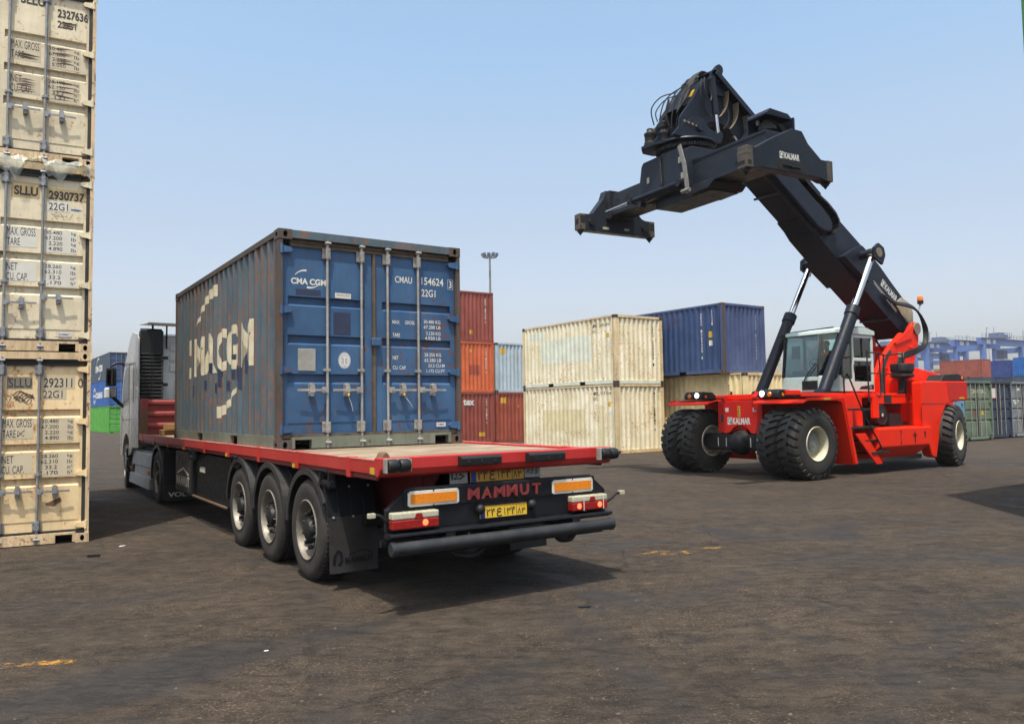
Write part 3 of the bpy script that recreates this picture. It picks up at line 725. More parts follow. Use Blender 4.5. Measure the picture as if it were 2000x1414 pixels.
b.text('CMAU 154624',(0,.86,2.25),Vector((0,0,-1)),Vector((0,-1,0)),.05,.85,.0); b.text('22G1',(0,.58,2.25),Vector((0,0,-1)),Vector((0,-1,0)),.05,.35,.0)
drape(b,pf,off=.004).build('side_number',A,recalc=False)

# ---------------- stack of three cream containers on the left
SO=Vector((-5.835,10.914,0)); SY=.497
ux=Vector((math.cos(SY),math.sin(SY),0)); so_=SO-ux*W
def scribble(b,x,z,w_,h,n,y=.0592):
    for _ in range(n):
        z0=z+random.uniform(0,h); z1=z0+random.uniform(-.02,.02); t=random.uniform(.004,.010); xa=x+random.uniform(0,w_*.2); xb=x+w_*random.uniform(.75,1)
        b.poly([(xa,y,z0-t*.3),((xa+xb)/2,y,(z0+z1)/2-t*.6+random.uniform(-.01,.01)),(xb,y,z1),((xa+xb)/2,y,(z0+z1)/2+t+.004)])
stack=[]
for lev,(lab,ms) in enumerate((('lowest rust-stained cream container of the left stack marked SLLU 292311',m_creamlow),
                               ('middle cream container of the left stack marked SLLU 2930737',m_cream),
                               ('topmost cream container of the left stack with scratched-out weights',m_cream))):
    c=container(lab,(so_.x,so_.y,lev*2.591),SY,side=ms,frm=m_creamfr if lev!=1 else m_creamfr,door=ms,cast=m_creamfr,sill=m_creamfr,gk=m_gaskdk,hinge=ms,rod=m_galvdk,group='cream containers in the left stack')
    stack.append(c); X0=W
    b=mb(m_gaskdk); b.box(W-.098,W-.053,.045,.064,.17,2.45); b.box(.053,.098,.045,.064,.17,2.45)
    b.build('side_gasket',c)
    st=m_patch if lev!=1 else m_sticker
    b=mb(m_brownpatch) if lev==1 else mb(m_patch)
    if lev==1: rect(b,X0-.99,X0-.66,2.10,2.31,.0612); rect(b,X0-.58,X0-.06,2.12,2.27,.0612)
    if lev==0: rect(b,X0-.6,X0-.2,2.09,2.27,.0612); b.mat(m_darkpatch); rect(b,X0-.99,X0-.70,2.09,2.25,.0615)
    b.mat(st)
    for r in((-1.05,-.68,1.42,1.70),(-.60,-.20,1.37,1.69),(-1.05,-.68,.955,1.22),(-.60,-.20,.90,1.22)): rect(b,X0+r[0],X0+r[1],r[2],r[3],.0610)
    if lev!=2: rect(b,X0-.58,X0-.30,1.95,2.085,.0608)
    if lev==1: rect(b,X0-.42,X0-.25,.215,.275,.0610)
    b.build('sticker',c)
    num={0:('292311','22G1'),1:('2930737','22G1'),2:('2327636','22G1')}[lev]
    L1={0:[('SLLU',-.97,2.11,.26,.12)],1:[('SLLU',-.96,2.13,.28,.13)],2:[('SLLU',-.93,2.22,.29,.13)]}[lev]
    wn={0:('30.480','kg','67.200','lb','2.220','kg','4.890','lb'),1:('30.480','kg','67.200','lb','2.220','kg','4.890','lb'),2:('30.480','kg','67.200','lb','2.290','kg','5.050','lb')}[lev]
    wl={0:('28.260','kg','62.310','lb','33.2','m³','1.170','ft³'),1:('28.260','kg','62.310','lb','33.2','m³','1.170','ft³'),2:('28.190','kg','62.150','lb','33.2','m³','1.171','ft³')}[lev]
    bo=(.01,.04,.03)[lev]
    T=[(a,x,z,w_,h,bo) for a,x,z,w_,h in L1]
    nx,nw={0:(-.57,.34),1:(-.555,.435),2:(-.49,.375)}[lev]
    T.append((num[0],nx,2.11,nw,.125,bo)); T.append((num[1],{0:-.575,1:-.55,2:-.49}[lev],1.965,.23,.10,.005))
    if lev==0: T.append(('0',-.16,2.11,.06,.12,.0))
    T+=[('MAX. GROSS',-1.03,1.575,.33,.11,0),('TARE',-1.03,1.44,.15,.10,0),('NET',-1.03,1.10,.13,.10,0),('CU. CAP.',-1.03,.965,.25,.10,0)]
    for k in range(4):
        T.append((wn[2*k],-.585+(.04 if k>1 else 0),1.625-.075*k,.20-(.035 if k>1 else 0),.05,.005)); T.append((wn[2*k+1],-.275,1.62-.075*k,.06,.052,0))
        T.append((wl[2*k],-.585+(.05 if k==2 else 0),1.155-.075*k,.20-(.06 if k==2 else .0),.05,.005)); T.append((wl[2*k+1],-.275,1.15-.075*k,.06,.052,0))
    door_text(c,T,m_black_let,.0598,x0=X0)
    if lev==1:
        b=mb(m_royal3); b.poly([(X0-.285,.0598,1.985),(X0-.20,.0598,1.978),(X0-.14,.0598,1.99),(X0-.20,.0598,2.0),(X0-.285,.0598,2.0)]); b.build('blue_pen_mark',c)
        b=mb(m_darkpatch)
        for P_ in ([(X0-.52,1.92),(X0-.44,1.84)],[(X0-.49,1.90),(X0-.46,1.93)],[(X0-.45,1.88),(X0-.41,1.93),(X0-.36,1.83)],[(X0-.48,1.885),(X0-.34,1.885)],[(X0-.34,1.91),(X0-.31,1.84),(X0-.26,1.93)]): add_stroke(b,P_,lambda t:.0025,lambda p:(p[0],.0598,p[1]))
        b.build('pen_scribble',c)
        door_text(c,[('CIMC',-.405,.232,.14,.025,.02)],m_plblue,.0600,x0=X0,name='maker_sticker')
    if lev==2:
        b=mb(plain('brown_scratches',(.10,.06,.035),.7,0,.3,20,0))
        for r in((-1.0,1.45,.33,.15),(-.58,1.40,.36,.26),(-1.0,.99,.3,.18),(-.58,.93,.36,.26),(-.49,1.97,.26,.08)): scribble(b,X0+r[0],r[1],r[2],r[3],9)
        b.build('scratch_mark',c)
    if lev==0:
        b=mb(m_black_let)
        for k in range(7): 
            pts=[(X0-.9+.035*i+random.uniform(-.02,.02),1.93+.05*math.sin(i*1.1+k)+.015*k) for i in range(7)]
            add_stroke(b,pts,lambda t:.004,lambda p:(p[0],.0595,p[1]))
        add_stroke(b,[(X0-1.0,1.98),(X0-.97,1.9),(X0-.94,1.99),(X0-.99,2.0)],lambda t:.004,lambda p:(p[0],.0595,p[1]))
        add_stroke(b,[(X0-.86,1.45),(X0-.86,1.53),(X0-.79,1.45),(X0-.78,1.54),(X0-.86,1.45)],lambda t:.005,lambda p:(p[0],.0595,p[1]))
        b.mat(m_hbrust); b.poly([(X0-.52,.0595,.52),(X0-.42,.0595,.50),(X0-.33,.0595,.57),(X0-.35,.0595,.62),(X0-.44,.0595,.58),(X0-.52,.0595,.545)])
        b.build('pen_scribble',c)
# clear plastic film caught between the upper two containers
b=mb(m_film); nx_,nz_=34,5; gv=[]
for i in range(nx_+1):
    col=[]
    x=-1.62+1.57*i/nx_; hang=.11+.055*math.sin(i*.55)+.03*math.sin(i*1.7+1)-(.05 if 17<i<22 else 0)
    for j in range(nz_+1):
        t=j/nz_; z=.055-hang*1.7*t+.02*math.sin(i*1.3+j); y=-.012-.035*math.sin(math.pi*t)*(1+.5*math.sin(i*.9))-.012*math.sin(i*2.1+j*1.4)
        col.append(b.v((x,y,z)))
    gv.append(col)
for i in range(nx_):
    for j in range(nz_): b.f([gv[i][j],gv[i+1][j],gv[i+1][j+1],gv[i][j+1]])
o=b.build('plastic_film',smooth=60); o.location=(SO.x,SO.y,2*2.591); o.rotation_euler=(0,0,SY)
tag(o,'crumpled clear plastic film hanging between the two upper cream containers','plastic film')

# ---------------- middle distance containers
GY=.592
gu=Vector((math.cos(GY),math.sin(GY),0)); gv_=Vector((-math.sin(GY),math.cos(GY),0))
def vtext(root,t,y,ztop,x=None,h=.09,ln=1.2,m=m_white_let,face='side',L=6.058,xx=0,prof=None):
    b=mb(m)
    if face=='side':
        pf_=side_profile(L)
        n=len(t)
        for i,chh in enumerate(t):
            if chh==' ': continue
            b.text(chh,(0,y,ztop-ln*(i+1)/n),MY,EZ,ln/n*.78,h*.75,.02)
        drape(b,pf_,off=.005).build('side_number',root,recalc=False)
    else:
        n=len(t); pe=corr(.25,.045,W,.15,W-.15)
        for i,chh in enumerate(t):
            if chh==' ': continue
            b.text(chh,(xx,.0,ztop-ln*(i+1)/n),EX,EZ,ln/n*.78,h*.75,.02)
        for v in b.bm.verts: v.co.y=.02+interp(pe,v.co.x)-.006
        b.build('end_number',root,recalc=False)
def side_rects(root,rects,m,name='repaint_patch',off=.003,L=6.058):
    b=mb(m)
    for y0,y1,z0,z1 in rects: b.poly([(0,y1,z0),(0,y0,z0),(0,y0,z1),(0,y1,z1)])
    drape(b,side_profile(L),off=off).build(name,root,recalc=False)
def end_rects(root,rects,m,name='end_sticker'):
    b=mb(m); pe=corr(.25,.045,W,.15,W-.15)
    for x0,x1,z0,z1 in rects:
        n=max(1,int((x1-x0)/.06))
        for i in range(n):
            a,c=x0+(x1-x0)*i/n,x0+(x1-x0)*(i+1)/n
            b.poly([(a,.012+interp(pe,a),z0),(c,.012+interp(pe,c),z0),(c,.012+interp(pe,c),z1),(a,.012+interp(pe,a),z1)])
    b.build(name,root,recalc=False)
BO=(3.848,29.186)
m_crfrB=paint('rust_streaked_cream_frame',(.85,.66,.38),.52,.4,streak=.8,rustcol=(.26,.10,.035))
for lev,lab in enumerate(('chalky cream container at the bottom of the pair behind the trailer rear','chalky cream container with a pale green patch on top of the pair behind the trailer')):
    c=container(lab,(BO[0],BO[1],lev*2.591),GY,side=m_creamB,frm=m_crfrB,end=m_creamB,cast=m_rustframe,sill=m_greypatch if lev else m_crfrB,front='wall',group='cream containers in the pair behind the trailer')
    if lev: side_rects(c,[(1.45,4.75,.95,1.95),(4.5,5.6,2.0,2.3)],m_greypatch)
    else: side_rects(c,[(1.9,4.7,.8,1.65),(.75,1.0,.3,1.8)],m_tanpatch)
    b=mb(m_black_let)
    b.text('LAW' if lev else 'MOC',(0,1.35,2.19),MY,EZ,.12,.28,.05); b.text('240590' if lev else '251014',(0,.95,2.20),MY,EZ,.11,.62,.0); b.text('22G1',(0,1.4,2.0),MY,EZ,.1,.3,.0)
    drape(b,pf,off=.005).build('side_number',c,recalc=False)
    vtext(c,'LARU 240590 1' if lev else 'MOCU 251014 0',0,2.3,face='end',xx=1.93,ln=1.6 if lev else 1.5,h=.1,m=m_black_let)
    side_rects(c,[(.38,.50,1.75,1.93)],m_yellow,'warning_label'); side_rects(c,[(.36,.48,1.42,1.58)],m_sticker,'white_label')
bx=Vector((7.55,28.45,0))
c0=Vector((8.35,28.25,0))-gu*.0
C0=container('high yellow-cream container with hazard-striped top rail behind the machine',(c0.x-gu.x*0,c0.y,0),GY,H=2.896,side=m_creamC,frm=m_creamC,cast=m_rust,front='wall',L=6.058)
b=mb(m_yellow)
for k in range(6): b.prism([(.2+.1*k,2.835),(.25+.1*k,2.835),(.28+.1*k,2.878),(.23+.1*k,2.878)],'y',-.002,.004)
for k in range(6): b.prism([(W-.8+.1*k,2.835),(W-.75+.1*k,2.835),(W-.72+.1*k,2.878),(W-.77+.1*k,2.878)],'y',-.002,.004)
for k in range(6): b.prism([(.22+.1*k,2.835),(.27+.1*k,2.835),(.30+.1*k,2.878),(.25+.1*k,2.878)],'x',-.002,.004)
b.build('hazard_stripe',C0)
vtext(C0,'TCNU 8812',.8,2.5,ln=1.3,h=.1,m=m_black_let)
C1=container('navy blue container on the yellow-cream one beside the near lift cylinder',(7.70,28.62,2.896),GY+.02,side=m_navy,end=m_navyL,frm=m_navyL,cast=m_rust,front='wall',L=6.058)
vtext(C1,'SEGU 1565455 8',1.05,2.32,ln=1.75,h=.1); vtext(C1,'22G1',.55,2.4,ln=.6,h=.12); vtext(C1,'SEGU 1565455',0,2.25,face='end',xx=1.9,ln=1.7,h=.09)
side_rects(C1,[(.5,.68,1.35,1.58)],m_yellow,'warning_label'); side_rects(C1,[(.5,.68,1.05,1.25)],m_sticker,'white_label'); side_rects(C1,[(2.0,3.3,1.85,2.4)],m_navyL)
b=mb(m_rustframe); b.box(.0,.15,-.0,.004,.118,2.4); b.build('rusty_post_face',C1)
c2=c0+gu*(W+.12)+gv_*.6
container('red-brown container half hidden behind the machine cab',(c2.x,c2.y,0),GY,H=2.896,side=m_redbr,frm=m_redbr,front='wall')
# red, orange and pale stack left of the pair
eo=Vector((-.93,40.9,0))-gu*W
E_=[('maroon container lettered tex at the bottom left of the coloured stack',m_redbr),('faded orange container in the middle of the coloured stack',m_orange),('red-brown container topmost of the coloured stack beside the light mast',m_redbr)]
for lev,(lab,ms) in enumerate(E_):
    c=container(lab,(eo.x,eo.y,lev*2.591),GY,side=ms,frm=ms,cast=m_rustframe if lev==0 else ms,front='wall',group='containers in the coloured stack behind the trailer')
    vtext(c,('TEXU 482193 4','TCNU 158665 0','GESU 314420 8')[lev],0,2.3,face='end',xx=1.93,ln=1.3,h=.1)
    if lev==0:
        b=mb(m_white_let); b.text('tex',(.56,.008,1.93),EX,EZ,.33,.66,.04); b.build('end_lettering',c); end_rects(c,[(1.5,1.85,.35,.55)],m_yellow)
    if lev==1: end_rects(c,[(.95,1.6,.9,1.4)],m_red2); end_rects(c,[(1.0,1.1,2.05,2.2)],m_yellow)
    if lev==2: end_rects(c,[(1.0,1.15,.4,.6)],m_yellow)
fo=Vector((-.93,40.9,0))+gu*.09
for lev,(lab,ms) in enumerate((('oxide red spotted container under the pale blue one',m_red2),('pale grey-blue rust-streaked container beside the orange one',m_ltblue))):
    c=container(lab,(fo.x,fo.y,lev*2.591),GY,side=ms,frm=ms,cast=m_rustframe,front='wall',group='containers in the coloured stack behind the trailer')
    end_rects(c,[(.32,.62,2.02,2.32)],m_yellow); end_rects(c,[(1.35,1.48,1.78,1.95)],m_yellow)
# row at the right
ro=Vector((21.62,35.6,0))
R_row=[(-2,0.0,'light blue container behind the rear wheel of the machine',m_skyblue),(-1,0.0,'faded green container lettered CAPITAL beside the counterweight',m_green),
       (0,.28,'dark blue container with a white poster on its door in the right row',m_dkblue),(1,.28,'grey container with paint patches at the right end of the row',m_grey)]
for k,bk,lab,ms in R_row:
    p=ro+gu*(W*k+(.04 if k>-1 else -.03 if k<-1 else 0))+gv_*bk
    c=container(lab,(p.x,p.y,.05),GY,side=ms,frm=ms,door=ms,cast=ms,front='door',detail=1,rod=m_galv,group='containers in the right row')
    if k==-1:
        b=mb(m_cream_let); b.text('CAPITAL',(.62,.0585,2.02),EX,EZ,.19,1.42,.03); b.box(.62,2.0,.058,.0595,1.90,1.915); b.build('door_lettering',c)
        b=mb(m_rust); rect(b,.75,1.12,1.0,1.28,.0595); b.mat(m_yellow); b.poly([(1.48,.0595,1.08),(1.80,.0595,1.08),(1.64,.0595,1.34)]); b.build('door_sticker',c)
    if k==0:
        b=mb(m_sticker); b.mat(m_redlens); rect(b,.62,1.10,1.78,2.32,.0592); b.mat(m_sticker); rect(b,.66,1.06,1.83,2.27,.0580); b.build('poster',c)
    if k==1:
        b=mb(m_greypatch)
        for _ in range(5): 
            x=random.uniform(.15,.7); z=random.uniform(1.4,2.2); rect(b,x,x+.3,z,z+.1,.059)
        b.build('paint_patch',c)
# red container lid just showing over the row
p=ro+gu*(W*1.3)+gv_*7.5
container('orange-red container just showing over the grey one at right',(p.x,p.y,.05),GY,H=2.896,side=m_orange,frm=m_orange,front='wall')
# right edge stack of green containers
px_=Vector((7.44,11.08,0)); RY=R_(35.4)
for lev,wd in enumerate(('lowest','second','third','topmost')):
    container(f'green container at the right edge of the photo, {wd} of its stack',(px_.x,px_.y,lev*2.591),RY-math.pi/2+math.pi/2,side=m_rgreen,frm=m_rgreen,front='wall',group='green containers at the right edge') if False else None
def right_stack():
    # the long side runs along +u from the visible corner, so turn the container by -90 degrees
    d=Vector((math.cos(RY),math.sin(RY),0))
    for lev,wd in enumerate(('lowest','second','third','topmost')):
        # local +y along d  => yaw = RY-90deg ; local x then points to the lower right
        container(f'green container cut by the right edge, {wd} of its four-high stack',(px_.x,px_.y,lev*2.591),RY-math.pi/2,side=m_rgreen,frm=m_rgreen,front='wall',group='green containers at the right edge',L=6.058)
right_stack()
# left background stack
lo=Vector((-38.6,75.4,0))-Vector((0,0,0))
for lev,(lab,ms) in enumerate((('bright green container on the ground beyond the truck mirror',m_bgreen),('royal blue container lettered CULINES beyond the truck mirror',m_royal),('grey-blue container with white lettering on top of the distant left stack',m_cmagrey))):
    c=container(lab,(lo.x,lo.y,lev*2.591),.62,L=12.192,side=ms,frm=ms,door=m_navy if lev==2 else ms,front='door',detail=1,rod=m_galv,group='distant stack beyond the truck mirror')
    if lev:
        b=mb(m_white_let)
        if lev==2:
            b.text('CMA CGM',(0,9.0,.95),MY,EZ,.7,4.6,.05); add_stroke(b,arc_pts((8.3,1.75),(6.6,2.3),-.15),lambda t:.03+.08*t,lambda p:(0,p[0],p[1])); add_stroke(b,arc_pts((6.9,.3),(5.4,.85),.15),lambda t:.1-.07*t,lambda p:(0,p[0],p[1]))
        else:
            b.text('CULINES',(0,8.6,.85),MY,EZ,.62,4.6,.05)
            o_=[(9.4+.62*math.cos(t),1.15+.75*math.sin(t)) for t in [2*math.pi*i/24 for i in range(25)]]
            add_stroke(b,o_,lambda t:.09,lambda p:(0,p[0],p[1])); add_stroke(b,[(9.4,.5),(9.4,1.8)],lambda t:.08,lambda p:(0,p[0],p[1])); add_stroke(b,[(9.9,1.15),(8.9,1.15)],lambda t:.08,lambda p:(0,p[0],p[1]))
        drape(b,side_profile(12.192),off=.006).build('side_lettering',c,recalc=False)
p=lo+Vector((-math.sin(.62),math.cos(.62),0))*12.5
container('second bright green container further back at left',(p.x,p.y,0),.62,L=12.192,side=m_bgreen,frm=m_bgreen,front='wall')
# far right rows
def far_stack(cx,cy,top,lab,below,L=6.058,n=3,yaw=GY):
    for lev in range(n):
        last=lev==n-1
        container(lab if last else ('ground-level container two below ' if lev==0 else 'grey-blue container directly under ')+below,(cx,cy,lev*2.591),yaw,L=L,side=top if last else (m_cmagrey if lev else m_farred),frm=top if last else None,front='wall',group='distant containers at right')
far_stack(66.9,112,m_farred,'terracotta container on top of the distant stack below the cranes','the distant terracotta one')
far_stack(73.7,116,m_royal2,'deep blue container on top of the distant row right of the terracotta one','the distant deep blue one')
far_stack(73.6,105.3,m_royal3,'vivid blue container at the right edge of the distant row','the distant vivid blue one')
far_stack(34.0,104,m_palegrey,'pale container glimpsed far behind the far lift cylinder','the pale far one behind the lift cylinder')

# ------------------------------------------------------------------ trailer
TR=tag(empty('flatbed_trailer',(TO[0],TO[1],0),TY),'red three-axle flatbed semi-trailer with wooden deck and black bumper','trailer')
UL,UR=-.035,2.51; VR=-2.90; VF=9.72
b=mb(m_wood); b.box(UL+.06,UR-.06,VR+.09,VF,1.235,1.278); b.build('deck',TR)
def rail_prof(s): # outline in (u,z)
    return [(0,1.30),(s*.075,1.30),(s*.075,1.265),(s*.05,1.235),(s*.05,1.175),(0,1.175)]
for s,u0 in((1,UL),(-1,UR)):
    b=mb(m_trred); P=[(u0+x,z) for x,z in rail_prof(s)]; b.prism(P,'y',VR+.10,VF)
    b.mat(m_trredk); b.box(min(u0+s*.02,u0+s*.05),max(u0+s*.02,u0+s*.05),VR+.12,VF-.1,1.125,1.175)
    v=VR+.7
    while v<VF-.3:
        b.mat(m_trred); b.box(min(u0-s*.005,u0+s*.08),max(u0-s*.005,u0+s*.08),v-.045,v+.045,1.12,1.306)
        v+=1.44
    b.build('side_rail',TR,bevel=.008)
    b=mb(m_chip); b.box(min(u0-s*.003,u0+s*.03),max(u0-s*.003,u0+s*.03),VR+.105,VF-.005,1.294,1.3025); b.build('worn_edge',TR)
    b=mb(m_yellow)
    for v in(VR+2.14,VR+5.02,VR+7.9):
        b.box(min(u0-s*.008,u0+.001),max(u0-s*.008,u0+.001),v+.06,v+.13,1.128,1.172)
    b.box(min(u0-s*.004,u0+.01),max(u0-s*.004,u0+.01),VR+.10,VR+.20,1.178,1.235); b.build('marker_reflector',TR)
# rear beam: folded red profile
b=mb(m_trred)
P=[(VR-.012,1.32),(VR+.11,1.32),(VR+.11,1.18),(VR+.055,1.150),(VR+.012,1.175),(VR-.012,1.225)]
b.prism([(v,z) for v,z in P],'x',UL-.004,UR+.004); b.build('rear_beam',TR,bevel=.008)
for u0 in(.71,1.44):
    b=mb(m_blk); b.prism([(VR-.012,1.215),(VR-.085,1.225),(VR-.09,1.285),(VR-.07,1.305),(VR-.012,1.305)],'x',u0,u0+.42)
    b.mat(m_hole)
    for k in(.07,.21,.35): b.cyl((u0+k,VR-.088,1.255),(u0+k,VR-.0925,1.255),.016,10)
    b.build('rubber_buffer',TR,bevel=.012)
for u0 in(UL+.02,2.30):
    b=mb(m_galv); b.box(u0,u0+.012,VR-.09,VR-.012,1.195,1.315); b.box(u0,u0+.24,VR-.03,VR-.0125,1.195,1.315); b.box(u0+.228,u0+.24,VR-.08,VR-.012,1.205,1.305)
    r_=b.build('roller_bracket',TR,bevel=.004)
    b=mb(m_blk)
    for k in(.015,.125): b.lathe([(.02,u0+k),(.05,u0+k+.004),(.056,u0+k+.02),(.056,u0+k+.08),(.05,u0+k+.096),(.02,u0+k+.1)],(0,VR-.062,1.255),'x',20,True)
    b.build('roller',r_,smooth=40)
# twist lock peg
b=mb(m_rust); b.prism([(.05,1.30),(.15,1.30),(.125,1.345),(.10,1.365),(.075,1.345)],'y',VR+.17,VR+.30); b.build('twist_lock',TR,bevel=.01)
# headboard, end post and timbers
b=mb(m_fadered)
zs=[1.285]; pr=[]
z=1.285
pts=[]
for k in range(3):
    z0=1.30+k*.25
    pts+=[(VF,z0),(VF,z0+.12),(VF-.04,z0+.15),(VF-.04,z0+.20),(VF,z0+.235)]
pts.append((VF,2.05))
b.strip(pts,'x',.12,2.30); b.box(.12,2.30,VF+.01,VF+.04,1.285,2.05); b.build('headboard',TR)
b=mb(m_fadered); b.box(UL+.02,.125,VF-.06,VF+.05,1.82,2.07); b.mat(m_hbrust); b.box(UL+.015,.13,VF-.065,VF+.055,1.285,1.82); b.build('corner_post',TR,bevel=.006)
for i,(u0,v0,z0,ln) in enumerate(((.25,8.9,1.281,.9),(.30,8.75,1.41,1.0),(.32,8.98,1.281,.95))):
    b=mb(m_oldwood); b.box(u0,u0+ln,v0,v0+.12,z0,z0+.115); o=b.build('timber_block',None,bevel=.008); o.parent=None
    M2=Matrix.Translation((TO[0],TO[1],0))@Matrix.Rotation(TY,4,'Z'); o.matrix_world=M2
    tag(o,('weathered timber block lying low by the headboard, nearer the trailer edge','split timber block on top of the other two on the trailer deck','weathered timber block low behind, against the headboard')[i],'timber','timber blocks on the trailer deck')
# chassis
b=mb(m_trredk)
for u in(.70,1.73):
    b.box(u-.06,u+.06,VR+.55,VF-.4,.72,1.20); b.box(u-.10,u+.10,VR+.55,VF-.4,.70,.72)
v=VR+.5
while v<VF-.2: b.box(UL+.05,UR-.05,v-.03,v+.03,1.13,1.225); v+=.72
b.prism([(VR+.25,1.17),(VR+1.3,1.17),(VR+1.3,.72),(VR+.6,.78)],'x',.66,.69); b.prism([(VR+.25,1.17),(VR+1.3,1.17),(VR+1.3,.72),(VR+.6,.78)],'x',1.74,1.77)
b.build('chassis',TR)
b=mb(m_white_let); b.text('MAMMUT',(.6595,VR+1.06,.86),Vector((0,-1,0)),EZ,.05,.30,.02); b.build('chassis_lettering',TR)
b=mb(m_under); b.box(.3,2.12,-1.8,2.3,.60,.70); b.box(.2,2.2,2.4,4.4,.7,1.1)
for vv in(-1.05,.25,1.55): b.cyl((-.02,vv,.53),(2.45,vv,.53),.075,12)
for vv in(-1.3,0,1.3):
    for uu in(.55,1.88): b.cyl((uu,vv,.5),(uu,vv,.72),.13,14)
b.cyl((.5,3.0,.65),(2.0,3.0,.65),.2,16); b.build('running_gear',TR,smooth=40)
# wheels
def tyre_truck(m,Rr=.512,wd=.37,n=72):
    h=wd/2; b=mb(m)
    prof=[(.292,-h+.02),(.305,-h+.004),(.33,-h),(.37,-h-.006),(.43,-h-.009),(.475,-h+.002),(.492,-h+.014),(Rr-.008,-h+.03),(Rr,-h+.045)]
    gr=[]
    for k in(-.095,-.035,.035,.095): gr+=[(Rr,k*wd/.37-.008),(Rr-.014,k*wd/.37-.005),(Rr-.014,k*wd/.37+.005),(Rr,k*wd/.37+.008)]
    prof=prof+gr+[(r,-w_) for r,w_ in prof[::-1]]
    b.lathe(prof,axis='x',n=n)
    # shoulder sipes
    for i in range(60):
        a=2*math.pi*i/60
        for s in(-1,1):
            X=Matrix.Rotation(a,4,'X'); b.X=X
            b.box(s*(h-.045)-.016,s*(h-.045)+.016,-.006,.006,Rr-.012,Rr+.003)
    b.X=None
    return b
def rim_trailer(m,dish=.115):
    h=.185; b=mb(m)
    b.lathe([(.306,-h+.008),(.309,-h-.004),(.300,-h-.010),(.290,-h),(.283,-h+.02),(.278,-h+.10),(.268,-h+dish),(.25,-h+dish+.012),(.15,-h+dish+.012)],axis='x',n=48)
    b.mat(m_hole)
    for k in range(10):
        a=2*math.pi*(k+.5)/10; b.cyl((-h+dish+.010,.222*math.cos(a),.222*math.sin(a)),(-h+dish+.014,.222*math.cos(a),.222*math.sin(a)),.026,10)
    return b
def hub_trailer():
    h=.185; b=mb(m_blk)
    b.lathe([(.15,-h+.13),(.145,-h+.10),(.125,-h+.085),(.115,-h+.03),(.10,-h+.0),(.07,-h-.012),(.002,-h-.014)],axis='x',n=24)
    for k in range(10):
        a=2*math.pi*k/10; p=(.178*math.cos(a),.178*math.sin(a)); b.cyl((-h+.13,*p),(-h+.03,*p),.023,8); b.cyl((-h+.035,*p),(-h+.015,*p),.027,8,.014)
        b.obox((-h+.02,.1*math.cos(a+.3),.1*math.sin(a+.3)),(-h+.08,.135*math.cos(a+.3),.135*math.sin(a+.3)),.02,.02)
    return b
wheel0=empty('wheel',(0,0,0))
tyre_truck(m_tyre).build('tyre',wheel0,smooth=35,recalc=True); rim_trailer(m_rim).build('rim',wheel0,smooth=40); hub_trailer().build('hub',wheel0,smooth=40)
first=True
for vv in(-1.06,.24,1.54):
    for s,uu in((1,.155),(-1,UR+UL-.155)):
        wv=wheel0 if first else copy_tree(wheel0,TR); first=False
        wv.parent=TR; wv.location=(uu,vv,.512); wv.rotation_euler=(random.uniform(0,6),0,0 if s==1 else math.pi)
        if s==-1: wv.rotation_euler=(0,0,math.pi)
# mudguards
def mudguard(vc,uc0,uc1,r=.60,a0=-12,a1=192):
    b=mb(m_greyfend); n=22; O=[];
    for t0,(ra,rb) in enumerate(((r,r+.022),)):
        for i in range(n):
            A0=R_(a0+(a1-a0)*i/n); A1=R_(a0+(a1-a0)*(i+1)/n)
            def P(rr,a,u): return (u,vc+rr*math.cos(a),.53+rr*math.sin(a)*.97)
            for u_,v_ in((uc0,uc1),):
                b.poly([P(rb,A0,u_),P(rb,A1,u_),P(rb,A1,v_),P(rb,A0,v_)]); b.poly([P(ra,A0,u_),P(ra,A0,v_),P(ra,A1,v_),P(ra,A1,u_)])
                b.poly([P(ra,A0,u_),P(ra,A1,u_),P(rb,A1,u_),P(rb,A0,u_)]); b.poly([P(ra,A0,v_),P(rb,A0,v_),P(rb,A1,v_),P(ra,A1,v_)])
            # rolled outer lip
            lp=[(uc0-.004,r-.035),(uc0+.012,r-.035),(uc0+.012,r+.03),(uc0-.004,r+.03)]
            for j in range(4):
                (ua,ra_),(ub,rb_)=lp[j],lp[(j+1)%4]
                b.poly([P(ra_,A0,ua),P(ra_,A1,ua),P(rb_,A1,ub),P(rb_,A0,ub)])
            b.poly([P(r+.022,A0,.12*0+uc0+.13),P(r+.022,A1,uc0+.13),P(r+.034,A1,uc0+.15),P(r+.034,A0,uc0+.15)])
    return b
for vv in(-1.06,.24,1.54):
    for uc0,uc1 in((-.045,.42),(UR+UL-.42,UR+UL+.045)):
        last=vv<-1
        mudguard(vv,uc0,uc1,a0=2 if not last else 2,a1=178 if not last else 150).build('mudguard',TR,smooth=50)
